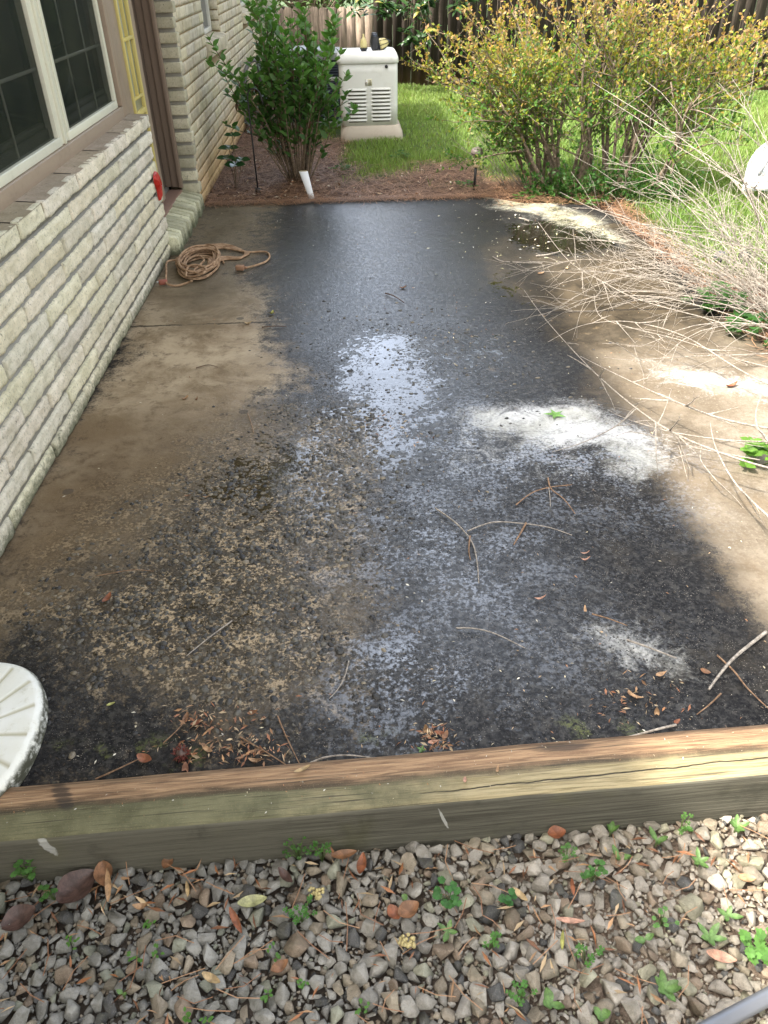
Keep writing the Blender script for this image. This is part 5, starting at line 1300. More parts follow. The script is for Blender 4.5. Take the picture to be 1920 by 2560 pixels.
# hanging sprays seen in the frame
def spray(px, py, Y, n, rad, drop, lb):
    c = aty(px, py, Y); root = empty('magnolia_spray', tuple(c)); tag(root, lb, 'branch', 'magnolia sprays hanging before the fence'); mb = MB(); P0, D0, S0, C0 = [], [], [], []
    for k in range(n):
        tip = np.array([rng.normal(0, rad), rng.normal(0, .15), rng.uniform(-drop, .12)]); c_ = np.array([(tip[0]*.25, .1, 1.1), (tip[0]*.6, .05, .5+tip[2]*.5), tuple(tip)]); mb.tube(c_, (.009, .006, .003), 5)
        for j in range(9):
            a = rng.uniform(0, 2*PI); P0.append(tip+rng.normal(0, .025, 3)); D0.append((math.cos(a), math.sin(a)*.8, rng.uniform(-.8, .35))); S0.append(rng.uniform(.10, .16)); C0.append(np.array((.035, .085, .025))*rng.uniform(.7, 1.5) if rng.random() > .08 else np.array((.35, .33, .08)))
    mb.build('twig', BARK2, root, smooth=True); n_ = len(P0)
    mass('leaves', LEAF_V, LEAF_F, basis_from(np.array(D0), np.tile((0, -.4, 1.), (n_, 1))+rng.normal(0, .3, (n_, 3)), np.array(S0), np.array(S0)*.75), np.array(P0), np.array(C0), LEAFG, root)
spray(980, 15, 12.3, 16, .24, .10, 'magnolia spray with glossy leaves, left of the lowest one')
spray(1045, 72, 12.2, 9, .11, .12, 'lowest hanging magnolia spray before the dark fence')
spray(1120, 5, 12.3, 11, .20, .08, 'magnolia spray with a yellow leaf, nearest the orange tipped shrub')

# ---- shrub seen over the fence; unseen tall trees added for slab reflections
tree('unseen_tree', (6.8, 17.5, -.1), 'unseen tall dark tree behind the fence at the right, added for its reflection', (0, 0, 5.5, 3.4, 2.6, 4.6), 7000, .34, (.035, .075, .022), 6, seedcl=150)
tree('unseen_tree', (-4.6, 17.5, -.1), 'unseen tall dark tree behind the fence at the far left, added for its reflection', (0, 0, 5.0, 2.6, 2.4, 3.8), 4500, .34, (.035, .075, .022), 5, seedcl=90)
leafy = tree('understorey_shrub', (-.6, 15.4, -.1), 'loose green and bare branched shrub seen over the pale fence boards', (0, 0, 1.3, 1.6, .7, .9), 2600, .10, (.07, .12, .035), 1.4, seedcl=80, mat=LEAFM)

# ================================================================ FENCE
def fence():
    A = np.array([-1.15, 13.53]); B_ = np.array([8.2, 11.15]); d = (B_-A)/np.linalg.norm(B_-A); ang = math.atan2(d[1], d[0]); L = np.linalg.norm(B_-A)
    root = empty('board_fence', (A[0], A[1], -.03), ang); tag(root, 'weathered brown vertical board privacy fence closing the yard', 'fence')
    t = NT('fence_board'); v = t.coord('Object', (14, 14, 1.2)); a = t.attr('tint'); n = t.noise(v, 2.4, 6, .7, .5); n2 = t.noise(t.coord(), 3, 4)
    c = t.mix(t.step(n, .3, .72), (.018, .014, .011), (.058, .046, .037)); c = t.mix(1.0, c, a, 'MULTIPLY'); c = t.mix(t.math('MULTIPLY', t.step(n2, .55, .75), .3), c, (.05, .055, .03))  # dark base colour includes the tree shade on the fence
    z_ = t.xyz(t.coord())[2]; c = t.mix(t.math('MULTIPLY', t.step(z_, .35, .0), .5), c, (.16, .085, .05))
    M_ = t.fin(c, .85, t.bump(n, .004), .25)
    x_ = 0; k = 0
    while x_ < L-.15:
        w_ = rng.uniform(.132, .145); low_ = A[0]+d[0]*x_ < .30
        Hh = (1.0 if low_ else 1.86)+rng.uniform(-.008, .012); g = rng.uniform(.75, 1.2)*(6.5 if low_ else 1.0)  # low boards weathered paler; sunlight on them is also put into the tint
        mb = MB(); mb.col = (g, g*rng.uniform(.97, 1.0), g*rng.uniform(.94, 1.0))
        p = [(x_+.004, 0), (x_+w_-.004, 0), (x_+w_-.004, Hh-.03), (x_+w_-.035, Hh), (x_+.035, Hh), (x_+.004, Hh-.03)]
        mb.prism(p, -.009, .009, axis=1); mb.build('board', M_, root); x_ += w_-.006+rng.uniform(0, .004); k += 1
    for z_ in (.25, .82, 1.6):
        mb = MB(); mb.col = (.8, .8, .8); x0 = 0 if z_ < 1 else 1.55; mb.box(((x0+L)/2, .035, z_), (L-x0, .04, .085)); mb.build('rail', M_, root)
    for x_ in np.arange(.2, L, 2.3): mb = MB(); mb.col = (.8, .8, .8); mb.box((x_, .10, (.5 if x_ < 1.3 else .95)), (.09, .09, 1.0 if x_ < 1.3 else 1.9)); mb.build('post', M_, root)
fence()
# ================================================================ LOOSE THINGS ON THE SLAB
def path3(pts, zs, k=6):
    pts = [at(p[0], p[1], z_) for p, z_ in zip(pts, zs)]; pts = np.array(pts)
    if len(pts) < 3: pts = np.array([pts[0], (pts[0]+pts[1])/2+np.array([.003, -.004, .002]), pts[1]])
    out = []
    for tt in np.linspace(0, len(pts)-1, len(pts)*k):
        i = min(int(tt), len(pts)-2); f = tt-i; a = pts[max(i-1, 0)]; b_ = pts[i]; c_ = pts[i+1]; d = pts[min(i+2, len(pts)-1)]
        out.append(.5*((2*b_)+(-a+c_)*f+(2*a-5*b_+4*c_-d)*f*f+(-a+3*b_-3*c_+d)*f**3))
    return np.array(out)
DARKTW = barkmat('dark_twig', (.06, .035, .022), (.14, .085, .055), 80, .001); BROWNTW = barkmat('brown_twig', (.15, .085, .045), (.32, .20, .12), 80, .001)
TW = [
 ([(1088, 1270), (1140, 1308), (1178, 1352), (1192, 1400), (1197, 1458)], 'DRY', .0032, 'pale bent twig, long upright arm of the fork in the wet patch'),
 ([(1168, 1328), (1230, 1306), (1300, 1308), (1370, 1318), (1430, 1338)], 'DRY', .0026, 'thin pale twig arching right from the fork in the middle of the wet patch'),
 ([(1315, 1308), (1300, 1335), (1284, 1362)], 'BROWNTW', .0038, 'short thick brown stalk hanging below the arching pale twig'),
 ([(1175, 1340), (1172, 1375), (1176, 1400)], 'BROWNTW', .003, 'short brown stalk beside the fork of the pale bent twig'),
 ([(1140, 1570), (1185, 1571), (1240, 1585), (1312, 1620)], 'DRY', .0024, 'slender pale twig lying alone left of the chalky patch near the timber'),
 ([(1480, 1535), (1520, 1546), (1568, 1564)], 'BROWNTW', .0024, 'thin tan sheath along the upper edge of the small chalky patch'),
 ([(1568, 1600), (1620, 1618), (1692, 1646)], 'DRY', .0036, 'thicker tan stick crossing the right side of the small chalky patch'),
 ([(1915, 1580), (1840, 1640), (1800, 1685), (1772, 1724)], 'DRY', .0055, 'thick pale stick leaning in from the right frame edge above the timber'),
 ([(1793, 1638), (1835, 1678), (1870, 1722), (1925, 1775)], 'BROWNTW', .0028, 'brown twig crossing under the thick pale stick at right'),
 ([(1802, 1734), (1775, 1760), (1742, 1786)], 'BROWNTW', .0026, 'short brown twig below the thick pale stick near the timber'),
 ([(872, 1652), (862, 1690), (845, 1722), (823, 1746)], 'DRY', .0024, 'curved tan twig left of the faint chalky area'),
 ([(580, 1552), (525, 1592), (466, 1640)], 'DRY', .0024, 'straight tan twig on the rough brown aggregate'),
 ([(694, 1790), (715, 1840), (750, 1912)], 'BROWNTW', .0022, 'thin straight brown twig ending at the timber above the pale curved one'),
 ([(238, 1948), (300, 1920), (352, 1895)], 'BROWNTW', .0024, 'brown twig by the timber near the white plastic base'),
 ([(408, 1858), (440, 1828), (470, 1795)], 'BROWNTW', .0018, 'fine brown twig beside the clump of brown leaves at lower left'),
 ([(600, 1842), (665, 1880), (715, 1912)], 'BROWNTW', .0024, 'brown twig in the mossy litter by the timber'),
 ([(775, 1908), (815, 1893), (870, 1888), (940, 1896)], 'DRY', .003, 'pale arched twig resting against the timber at centre left'),
 ([(1690, 1812), (1640, 1824), (1580, 1840), (1500, 1856)], 'DRY', .004, 'pale split stick lying against the timber at right'),
 ([(963, 733), (985, 740), (1010, 756)], 'DARKTW', .004, 'small dark twig on the bluish wet concrete above the joint'),
 ([(619, 1033), (628, 1058), (634, 1082)], 'BROWNTW', .002, 'small upright twig at the edge of the tan dry concrete'),
 ([(1290, 1262), (1330, 1232), (1376, 1218), (1430, 1212)], 'BROWNTW', .0026, 'brown twig of the star shaped twig heap below the white foam, left arm'),
 ([(1370, 1195), (1378, 1222), (1410, 1248), (1438, 1284)], 'BROWNTW', .0028, 'brown twig of the star shaped twig heap below the white foam, lower right arm'),
 ([(1372, 1218), (1375, 1245), (1376, 1268)], 'DRY', .002, 'short pale twig hanging from the star shaped twig heap'),
 ([(1340, 640), (1372, 636), (1406, 627)], 'DRY', .0055, 'bleached stick on the brown wet far patio, upper one'),
 ([(1282, 655), (1320, 657), (1356, 657)], 'DRY', .0045, 'bleached twig on the brown wet far patio, lower one'),
 ([(1232, 642), (1252, 652), (1275, 655)], 'DRY', .004, 'bleached twig left of the two others on the far patio'),
 ([(1298, 545), (1312, 548), (1322, 553)], 'DRY', .006, 'pale wood splinter by the foamy far corner'),
 ([(655, 818), (690, 815), (717, 817)], 'DARKTW', .003, 'dark straight twig just beyond the joint on the left of the wet area'),
 ([(240, 1440), (330, 1425), (385, 1428)], 'BROWNTW', .0018, 'faint brown twig where tan concrete turns dark at left'),
 ([(490, 920), (520, 912), (545, 918)], 'DARKTW', .002, 'thin dark twig on the dry tan concrete left of the wet area'),
]
mats = dict(DRY=DRY, BROWNTW=BROWNTW, DARKTW=DARKTW)
for pts, m_, r_, lb in TW:
    c = path3(pts, [r_+.005+.004*((i % 2))for i in range(len(pts))]); o3 = c.mean(0); o3[2] = 0
    mb = MB(); mb.tube(c-o3, np.linspace(r_, r_*.55, len(c)), 6)
    o = mb.build('fallen_twig', mats[m_], smooth=True); o.location = tuple(o3); tag(o, lb, 'twig', 'twigs lying on the patio')

def leaf_mesh(L, W, curl, fold, n=7, pts=None):
    vs, f = [], []
    for i in range(n+1):
        t_ = i/n; w_ = W*math.sin(PI*min(1, t_*.92+.04))**.8*(1-.25*t_); y_ = L*(t_-.5); z_ = curl*L*(2*t_-1)**2
        for j, s_ in enumerate((-1, -.5, 0, .5, 1)): vs.append((s_*w_, y_, z_+abs(s_)*fold*w_+random.uniform(-1, 1)*.04*W))
    for i in range(n):
        for j in range(4): a = i*5+j; f.append((a, a+1, a+6, a+5))
    m_ = len(vs); vs += [(x, y, z-.0012) for x, y, z in vs]; f += [tuple(q+m_ for q in reversed(g)) for g in f]
    return vs, f
def leafsurf(name, col, rough=.5):
    t = NT(name); v = t.coord(); n1 = t.noise(v, 55, 5, .7); n2 = t.noise(v, 160, 4, .7)
    c = t.mix(t.step(n1, .35, .7), tuple(c*.6 for c in col), tuple(min(1, c*1.3) for c in col)); c = t.mix(t.math('MULTIPLY', t.step(n2, .55, .7), .4), c, tuple(c*.4 for c in col))
    return t.fin(c, rough, t.bump(n1, .002), .45)
LM = dict(brown=leafsurf('brown_leaf', (.24, .12, .06)), tan=leafsurf('tan_leaf', (.42, .26, .14)), red=leafsurf('red_leaf', (.26, .095, .045)), dark=leafsurf('dark_leaf', (.10, .06, .05), .3), yel=leafsurf('yellow_leaf', (.38, .38, .12)), pink=leafsurf('pinkish_leaf', (.48, .27, .19)), green=leafsurf('star_leaf_green', (.16, .34, .06)), mag=leafsurf('magnolia_old_leaf', (.40, .40, .20), .35), straw=leafsurf('straw_leaf', (.46, .33, .17)))
LV = [ # px, py, length, width, rot deg, curl, material, label, z
 (1828, 968, .075, .022, 70, .3, 'red', 'rust red curled leaf on the sunlit concrete under the bare twigs', 0),
 (278, 1763, .026, .008, 60, .1, 'yel', 'small oval yellow green leaf on the dark concrete near the white plastic base', 0),
 (270, 1500, .05, .020, 20, .25, 'red', 'rusty curled leaf on the dark damp concrete by the wall', 0),
 (1350, 1499, .042, .007, 80, .35, 'pink', 'pale pinkish curled leaf alone on the black wet concrete', 0),
 (1462, 1386, .036, .006, 85, .3, 'pink', 'small pinkish curl, upper of the close pair at centre right', 0),
 (1462, 1402, .038, .007, 85, .45, 'pink', 'small arched pinkish curl, lower of the close pair at centre right', 0),
 (1462, 1528, .034, .008, 10, .3, 'tan', 'tan curl at the top left corner of the small chalky patch', 0),
 (464, 999, .045, .016, 40, .3, 'tan', 'orange tan leaf on the dry tan concrete left of centre', 0),
 (492, 1001, .03, .006, 10, .5, 'brown', 'thin brown curl right of the orange tan leaf on the dry concrete', 0),
 (517, 1245, .032, .006, 75, .3, 'tan', 'cream curl where the tan concrete meets the rough aggregate', 0),
 (470, 1242, .03, .009, 85, .2, 'brown', 'small orange brown leaf left of the cream curl', 0),
 (365, 1902, .055, .022, 120, .25, 'red', 'bright orange brown leaf touching the timber at lower left', 0),
 (466, 1922, .045, .016, 20, .2, 'pink', 'pale pinkish brown leaf standing against the timber', 0),
 (520, 1878, .045, .012, 130, .25, 'tan', 'tan folded leaf beside the patch of moss by the timber', 0),
 (492, 1812, .035, .014, 60, .25, 'red', 'rust leaf in the small leaf clump at lower left, right one', 0),
 (466, 1798, .035, .014, 10, .25, 'brown', 'brown leaf in the small leaf clump at lower left, left one', 0),
 (632, 1785, .032, .012, 70, .25, 'brown', 'brown leaf above the mossy litter right of the leaf clump', 0),
 (638, 1905, .04, .010, 110, .2, 'tan', 'light brown leaf lying over the moss at the timber', 0),
 (1066, 1826, .04, .013, 20, .3, 'tan', 'upright tan curl at the top of the litter by the timber centre', 0),
 (1098, 1836, .03, .013, 100, .2, 'red', 'orange leaf in the litter by the timber centre', 0),
 (1112, 1842, .035, .014, 30, .2, 'brown', 'brown leaf right of the orange one in the litter by the timber centre', 0),
 (1082, 1858, .03, .010, 80, .2, 'pink', 'pinkish leaf lowest in the litter by the timber centre', 0),
 (1588, 1745, .05, .010, 130, .3, 'tan', 'forked tan curl on the black concrete near the timber', 0),
 (1641, 1782, .032, .012, 10, .2, 'tan', 'pale oval leaf standing near the right part of the timber', 0),
 (1690, 1808, .026, .010, 60, .3, 'red', 'orange leaf touching the right part of the timber', 0),
 (1762, 1682, .032, .014, 120, .2, 'brown', 'orange brown leaf under the end of the thick pale stick', 0),
 (1650, 1690, .034, .014, 70, .2, 'tan', 'tan oval leaf right below the small chalky patch', 0),
 (1008, 722, .05, .018, 80, .3, 'brown', 'brown leaf by the dark twig above the joint', 0),
 (620, 812, .05, .022, 80, .4, 'straw', 'curled straw coloured leaf just before the joint at left', 0),
 (680, 786, .045, .02, 20, .4, 'yel', 'yellowish crumpled leaf beyond the joint at left', 0),
 (1352, 686, .05, .02, 80, .2, 'tan', 'tan leaf on the brown wet far patio', 0),
 (1415, 674, .045, .018, 40, .3, 'straw', 'straw coloured flower scrap right of the tan leaf on the far patio', 0),
 (757, 1927, .048, .011, 70, .15, 'straw', 'straw coloured leaf lying on the timber top at centre left', .036),
 (1243, 1928, .026, .006, 20, .4, 'tan', 'small orange curl on the timber top right of centre', .034),
 (1162, 1952, .02, .008, 10, .1, 'pink', 'pale pink petal on the mossy timber top', .034),
 (466, 1198, .022, .006, 20, .3, 'dark', 'tiny dark curl on the brown damp concrete', 0),
 # among the stones
 (195, 2225, .11, .055, 40, .12, 'dark', 'large dark wet veined leaf before the timber at left', -.105),
 (262, 2190, .07, .030, 160, .15, 'brown', 'brown broken leaf behind the large dark leaf at left', -.09),
 (52, 2302, .085, .042, 60, .15, 'dark', 'dark purplish leaf lying on the stones at the left edge', -.105),
 (272, 2210, .095, .010, 0, .1, 'tan', 'long narrow brown leaf leaning upright on the timber at left', -.075),
 (632, 2258, .075, .020, 82, .12, 'mag', 'pale green magnolia leaf with brown midrib on the stones', -.10),
 (590, 2305, .075, .011, 150, .1, 'red', 'long orange brown leaf just below the pale magnolia leaf', -.10),
 (860, 2140, .07, .016, 80, .15, 'brown', 'brown leaf under the timber left of centre', -.105),
 (905, 2165, .06, .016, 10, .2, 'red', 'rust coloured leaf under the timber pointing at the viewer', -.105),
 (715, 2195, .06, .014, 140, .2, 'dark', 'dark red leaf right of the clover by the timber', -.10),
 (420, 2160, .04, .018, 20, .2, 'brown', 'brown triangular leaf tucked under the timber', -.10),
 (470, 2222, .045, .007, 10, .1, 'straw', 'narrow straw leaf upright between the stones', -.10),
 (1022, 2280, .06, .028, 60, .2, 'brown', 'curled brown leaf under the round green leaf', -.105),
 (985, 2288, .045, .02, 150, .25, 'red', 'orange brown leaf left of the round green leaf', -.105),
 (1392, 2088, .05, .026, 90, .15, 'red', 'broad rust leaf tucked under the timber right of centre', -.10),
 (1430, 2215, .05, .007, 0, .15, 'red', 'narrow rust leaf standing between the stones at centre right', -.10),
 (1425, 2305, .07, .009, 100, .12, 'pink', 'long pinkish leaf with curled end among the stones', -.10),
 (1405, 2350, .055, .006, 8, .1, 'yel', 'slim yellow leaf upright among the stones', -.10),
 (1300, 2240, .05, .010, 140, .15, 'straw', 'straw leaf between stones below the timber at centre right', -.10),
 (1800, 2395, .07, .016, 110, .15, 'pink', 'pinkish brown leaf on the bare soil at right', -.12),
 (1865, 2200, .045, .015, 100, .15, 'tan', 'tan leaf on the soil by the right frame edge', -.12),
 (700, 2420, .045, .016, 60, .3, 'brown', 'curled brown leaf low in the stones at left of centre', -.10),
 (355, 2270, .04, .010, 90, .4, 'tan', 'arched orange bark curl on the stones', -.10),
 (530, 2450, .055, .012, 120, .15, 'straw', 'tan leaf wedged between grey stones at lower left', -.10),
]
for (px, py, L, W, rt_, cu, m_, lb, z_) in LV:
    vs, f = leaf_mesh(L*.85, W*(.62 if z_ > -.05 else .8), cu*.9, .5); mb = MB(); mb.add(vs, f); o = mb.build('fallen_leaf', LM[m_], smooth=True)
    p = at(px, py, z_); o.location = (p[0], p[1], p[2]+.004); tilt = 1.1 if 'upright' in lb or 'standing' in lb else random.uniform(-.1, .15); o.rotation_euler = (tilt, random.uniform(-.15, .15), R(-rt_))
    tag(o, lb, 'leaf', 'leaves on the patio' if z_ > -.05 else 'leaves among the stones')
# star leaf
bm = bmesh.new(); cc = bm.verts.new((0, 0, .003)); rim = []
for k in range(10):
    a = PI/2+k*PI/5+.25; r_ = (.048 if k % 2 == 0 else .017)*random.uniform(.9, 1.1); rim.append(bm.verts.new((r_*math.cos(a), r_*math.sin(a), random.uniform(.002, .008))))
for k in range(10): bm.faces.new((cc, rim[k], rim[(k+1) % 10]))
r_ = bmesh.ops.extrude_face_region(bm, geom=list(bm.faces)); bmesh.ops.translate(bm, verts=[g for g in r_['geom'] if isinstance(g, bmesh.types.BMVert)], vec=(0, 0, .0012))
me = bpy.data.meshes.new('star_leaf'); bm.to_mesh(me); bm.free(); me.materials.append(LM['green']); o = bpy.data.objects.new('star_leaf', me); COL.objects.link(o); o.location = tuple(at(1388, 1038, .004))
tag(o, 'fresh green star shaped leaf lying in the white foam', 'leaf')
# spiky seed ball
b = empty('seed_ball', tuple(at(453, 1882, .014))); tag(b, 'dark red spiky seed ball by the timber at lower left', 'seed pod')
mb = MB(); mb.lathe([(.004, -.014), (.012, -.009), (.015, 0), (.012, .009), (.004, .014)], n=12); mb.build('core', LM['dark'], b, smooth=True)
mb = MB()
for d in rdir(90): mb.tube([d*.011, d*rng.uniform(.02, .027)], (.0022, .0005), 4)
mb.build('spines', simple('dark_red', (.13, .025, .015), .6), b)
# catkins on the stones
for (px, py, lb) in ((790, 2232, 'cream crumbly catkin on the stones below the clover'), (1016, 2352, 'cream crumbly catkin on the stones right of centre')):
    b = empty('catkin', tuple(at(px, py, -.09))); tag(b, lb, 'catkin', 'cream catkins on the stones'); mb = MB()
    for k in range(26):
        a = np.clip(rng.normal(0, 1, 3), -1.5, 1.5)*np.array([.010, .007, .003]); mb.lathe([(.001, -.004), (.0045, 0), (.001, .004)], c=a, n=7)
    mb.build('flowers', simple('cream_catkin', (.50, .42, .20), .8, .2, 60), b)

# small litter (stuff)
def litter(n, sampler, name, label, z0, cols, L=(.004, .018), asp=(.15, .5), flat=.35):
    x, y = sampler(n); n = len(x); P = np.stack([x, y, np.full(n, z0)+rng.uniform(0, .003, n)], 1); a = rng.uniform(0, 2*PI, n)
    D = np.stack([np.cos(a), np.sin(a), rng.normal(0, flat*.6, n)], 1); N = np.tile((0, 0, 1.), (n, 1))+rng.normal(0, flat, (n, 3)); l = rng.uniform(*L, n)**1.0
    C0 = np.array(cols)[rng.integers(0, len(cols), n)]*rng.uniform(.6, 1.3, (n, 1))
    o = mass(name, KITE_V, KITE_F, basis_from(D, N, l, l*rng.uniform(*asp, n)*1.6), P, C0, LITM); tag(o, label, 'leaf litter', kind='stuff')
t = NT('litter'); t.fin(t.attr('tint'), .6); LITM = t.m
def s_patio(n):
    x = rng.uniform(-1.1, 1.9, n*3); y = rng.uniform(1.2, 6.4, n*3); d = vnoise(x*2.2, y*2.2, 21)**2*(.35+.65*(x > -.6))+.6*np.exp(-((y-4.02)/.05)**2)+1.0*np.exp(-((y-1.24-.04*x)/.07)**2)+.5*np.exp(-np.hypot(x-.25, y-1.35)*9)+.5*np.exp(-np.hypot(x+.35, y-1.3)*7)
    k = (rng.random(n*3) < d) & (x < np.interp(y, EDGE_Y, EDGE_X)-.05); return x[k][:n], y[k][:n]
litter(1900, s_patio, 'patio_litter', 'tiny seed husks, petals and leaf scraps scattered over the patio', .006, [(.40, .28, .16), (.50, .44, .30), (.30, .14, .06), (.62, .58, .48), (.12, .08, .05)], (.003, .015))
def s_far(n):
    x = rng.normal(1.25, .35, n); y = rng.normal(5.3, .5, n); k = (x < 1.85) & (x > .4) & (y < 6.2) & (y > 4.2); return x[k], y[k]
litter(170, s_far, 'flower_litter', 'pale fallen flower scraps on the far right of the patio', .008, [(.62, .58, .42), (.50, .46, .25), (.66, .66, .60)], (.006, .030), (.2, .5))
def s_timber(n):
    x = rng.uniform(-.9, 1.0, n); return x, 1.10+.042*x+rng.normal(0, .03, n)
litter(130, s_timber, 'timber_litter', 'pale specks and husks lying on the timber top', .036, [(.5, .42, .28), (.35, .18, .08), (.6, .58, .5)], (.003, .008))
def s_bed(n):
    x = rng.uniform(-1.1, 1.4, n); y = rng.uniform(6.5, 8.6, n); k = rng.random(n) < straw_zone(x, y)*(.4+vnoise(x*3, y*3, 5)); return x[k], y[k]
litter(700, s_bed, 'bed_leaf_litter', 'dead leaf scraps lying in the pine straw bed', .012, [(.34, .17, .08), (.46, .32, .20), (.20, .10, .05), (.55, .48, .36)], (.012, .045), (.2, .5), .5)
def s_clump(n):
    c = np.array([(590, 1830, 55, 45), (500, 1800, 30, 15), (1085, 1850, 30, 22), (640, 1890, 40, 20), (1120, 1880, 40, 10), (1000, 1070, 50, 20), (1600, 1750, 60, 30), (560, 1880, 90, 20)]); i = rng.integers(0, len(c), n)
    q = np.array([at(c[k][0]+rng.normal(0, c[k][2]), c[k][1]+rng.normal(0, c[k][3])) for k in i]); k = q[:, 1] > 1.19+.042*q[:, 0]; return q[k, 0], q[k, 1]
litter(620, s_clump, 'clumped_litter', 'orange brown catkin scraps gathered in clumps on the patio near the timber', .007, [(.42, .24, .12), (.50, .38, .24), (.32, .14, .07), (.22, .12, .06)], (.006, .024), (.12, .4), .6)
def s_grav(n):
    x = rng.uniform(-1.1, 1.2, n*2); y = rng.uniform(.35, 1.0, n*2); d = .25+.75*vnoise(x*6, y*6, 31)**2+1.3*np.exp(-((y-.965-.04*x)/.06)**2); k = (rng.random(n*2) < d*.6) & (y < 1.0+.042*x); return x[k][:n], y[k][:n]
litter(560, s_grav, 'gravel_leaf_litter', 'brown leaf strips and bark scraps between the stones', -.108, [(.30, .13, .055), (.42, .25, .13), (.22, .10, .05), (.46, .34, .2)], (.012, .05), (.10, .24), .5)
def zg(n):
    x = rng.uniform(-1.1, 1.2, n); y = rng.uniform(.35, 1.0, n); k = y < 1.0+.042*x; return x[k], y[k]
needles(170, zg, 'gravel_needles', 'dry pine needles among the stones', .0009, .09, -.112, .03, ((.38, .22, .12), (.22, .10, .05)))

# ================================================================ WEEDS IN THE STONES
def clover(px, py, n, rad, lb, col=(.085, .21, .045), s=.011, h=.05, lobes=3):
    p = at(px, py, -.11); root = empty('clover', tuple(p)); tag(root, lb, 'weed', 'weeds among the stones'); mb = MB(); P0, D0, S0 = [], [], []
    for k in range(n):
        a = rng.uniform(0, 2*PI); r_ = rad*math.sqrt(rng.random()); tip = np.array([math.cos(a)*r_, math.sin(a)*r_*.8, h*rng.uniform(.5, 1.2)]); mb.tube([(0, 0, -.01), tip*np.array([.5, .5, .6]), tip], (.0009, .0008, .0007), 4)
        for j in range(lobes): b_ = j*2*PI/lobes+a; P0.append(tip); D0.append((math.cos(b_), math.sin(b_), rng.uniform(-.1, .25))); S0.append(s*.68*rng.uniform(.8, 1.2))
    mb.build('stem', BARKG, root); n_ = len(P0)
    HV = [(0, 0, 0), (-.52, .55, .08), (-.36, .98, .02), (0, .82, 0), (.36, .98, .02), (.52, .55, .08)]; HF = [(0, 3, 2, 1), (0, 5, 4, 3)]
    mass('leaves', HV, HF, basis_from(np.array(D0), np.tile((0, -.2, 1.), (n_, 1))+rng.normal(0, .12, (n_, 3)), np.array(S0)), np.array(P0), np.array(col)*rng.uniform(.75, 1.25, (n_, 1)), LEAFT, root)
def rosette(px, py, n, L, W, lb, col=(.14, .30, .06), up=.35, z=-.115, grp='weeds among the stones'):
    p = at(px, py, z); root = empty('broadleaf_weed', tuple(p)); tag(root, lb, 'weed', grp); a0 = rng.uniform(0, 6)
    mb = MB(); mb.tube([(0, 0, -.01), (0, 0, .012)], .002, 5); mb.build('stem', BARKG, root)
    for k in range(n):
        a = a0+2*PI*k/n+rng.uniform(-.25, .25); l = L*rng.uniform(.7, 1.1); l *= .6; vs, f = leaf_mesh(l, W*.62*rng.uniform(.8, 1.1), .10, .3)
        vs = np.array(vs); vs[:, 1] += l*.56; vs = vs @ rotm(up+rng.uniform(-.15, .2), 0, a).T+np.array([0, 0, .01]); mb = MB(); mb.add(vs, f); mb.build('leaf', WEEDM, root, smooth=True)
WEEDM = leafsurf('weed_leaf', (.12, .22, .06), .45)
clover(745, 2140, 13, .035, 'bright clover clump against the timber face left of centre'); clover(805, 2150, 8, .024, 'lobed green weed right next to the tall clover clump', (.08, .22, .04))
clover(755, 2300, 14, .034, 'clover clump alone in the grey stones left of centre', (.09, .25, .05)); clover(165, 2160, 7, .018, 'small crinkled green sprig against the timber at left', (.12, .28, .06))
clover(78, 2200, 16, .038, 'crinkled green weed at the far left before the timber', (.12, .28, .07), .013, .06, 4); clover(135, 2245, 8, .024, 'trailing crinkled weed beside the large dark leaf', (.10, .25, .06), .011, .03, 4)
clover(1120, 2255, 14, .034, 'lobed green weed right of the round green leaf', (.07, .22, .05), .013, .045, 5); clover(1265, 2255, 8, .02, 'small dark lobed weed above the pink stone', (.06, .20, .05), .012, .03, 5)
clover(1480, 2200, 12, .026, 'dense clover tuft at centre right below the timber', (.10, .25, .06), .011, .045, 5); clover(1415, 2150, 8, .022, 'light green clover near the big rust leaf', (.12, .27, .07), .01, .04)
clover(1465, 2400, 10, .026, 'small clover low at centre right', (.10, .26, .05)); clover(1225, 2370, 6, .02, 'tiny clover sprigs under the two long leaves', (.10, .26, .05)); clover(1300, 2510, 10, .03, 'clover at the bottom edge of the stones', (.10, .26, .05))
clover(1700, 2080, 9, .026, 'clover in the sun by the timber at right', (.13, .29, .07)); clover(1890, 2390, 16, .04, 'bright green leafy weed at the right edge above the metal pipe', (.14, .31, .07), .018, .05, 5)
clover(1655, 2310, 9, .03, 'feathery light green weed on the soil at right', (.17, .36, .10), .008, .03, 5)
rosette(1008, 2256, 1, .03, .014, 'single round green leaf before the curled brown leaf', up=.6); rosette(1120, 2335, 4, .045, .012, 'weed with long leaves in the middle of the stones')
rosette(1525, 2085, 4, .05, .012, 'tall broad leaved weed against the timber at right of centre', up=.9); rosette(1545, 2150, 3, .05, .013, 'two leaved weed below the tall one at right of centre', up=.5)
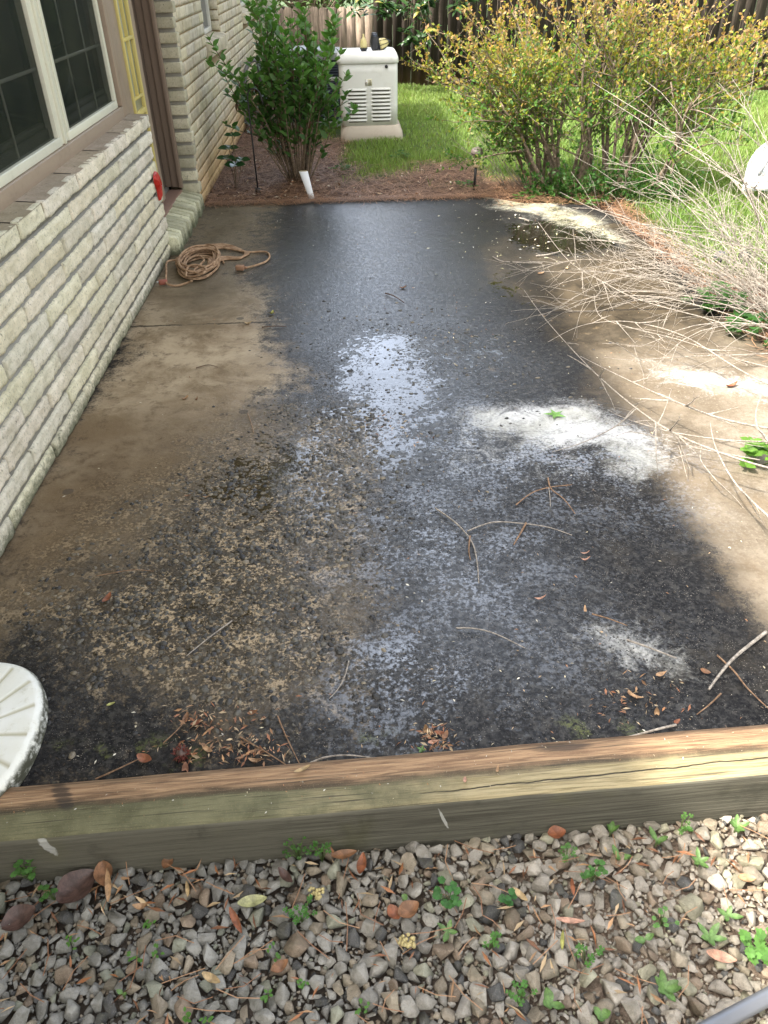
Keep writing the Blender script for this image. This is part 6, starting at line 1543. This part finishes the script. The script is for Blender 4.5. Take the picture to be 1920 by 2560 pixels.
rosette(1640, 2110, 3, .055, .013, 'upright weed beside the tan stones under the timber', up=.8); rosette(1838, 2075, 6, .05, .013, 'many leaved weed in the sun by the right end of the timber', up=.6)
rosette(1745, 2160, 5, .05, .012, 'bright rosette weed on sunlit soil below the timber'); rosette(1815, 2295, 4, .048, .011, 'rosette weed on the bare soil at right', up=.4)
rosette(1770, 2350, 5, .055, .013, 'rosette weed near the pinkish brown leaf at right', up=.4); rosette(1610, 2355, 2, .045, .014, 'weed with a horizontal pale leaf among the stones at right')
rosette(1660, 2480, 6, .055, .015, 'large rosette weed at bottom right', up=.5); rosette(1375, 2515, 3, .055, .018, 'broad leaved weed at the bottom edge right of centre', up=.5)
rosette(1500, 2545, 3, .04, .016, 'round leaved weed cut by the bottom edge', up=.5); rosette(310, 2490, 2, .025, .008, 'small seedling with two leaves at bottom left', up=.3)
rosette(1055, 1880, 4, .022, .006, 'tiny green sprout on the patio behind the timber centre', z=.003, grp='sprouts')
for (px, py, lb) in ((375, 2320, 'tiny seedling left of the arched orange bark curl'), (345, 2395, 'tiny seedling, left of a pair on the lower left stones'), (390, 2385, 'tiny seedling, right of a pair on the lower left stones'), (182, 2360, 'tiny seedling below the dark leaf at the left edge'), (470, 2545, 'tiny seedling on the bottom edge, leftmost one'), (515, 2550, 'tiny seedling on the bottom edge, second from left'), (752, 2465, 'tiny seedling below the lone clover clump'), (905, 2520, 'tiny seedling near the bottom edge at centre'), (690, 2395, 'tiny seedling just left below the lone clover clump'), (668, 2500, 'tiny seedling beneath the curled brown leaf low in the stones')):
    p = at(px, py, -.105); root = empty('seedling', tuple(p)); tag(root, lb, 'seedling', 'tiny seedlings on the left side'); mb = MB(); mb.tube([(0, 0, -.01), (0, 0, .014)], .0008, 4); mb.build('stem', BARKG, root)
    D = np.array([(math.cos(a), math.sin(a), .2) for a in rng.uniform(0, 6, 8)]); mass('leaves', LEAF_V, LEAF_F, basis_from(D, np.tile((0, 0, 1.), (8, 1)), .010, .012), rng.normal(0, .006, (8, 3))+np.array([0, 0, .012]), np.tile((.13, .30, .06), (8, 1)), LEAFT, root)
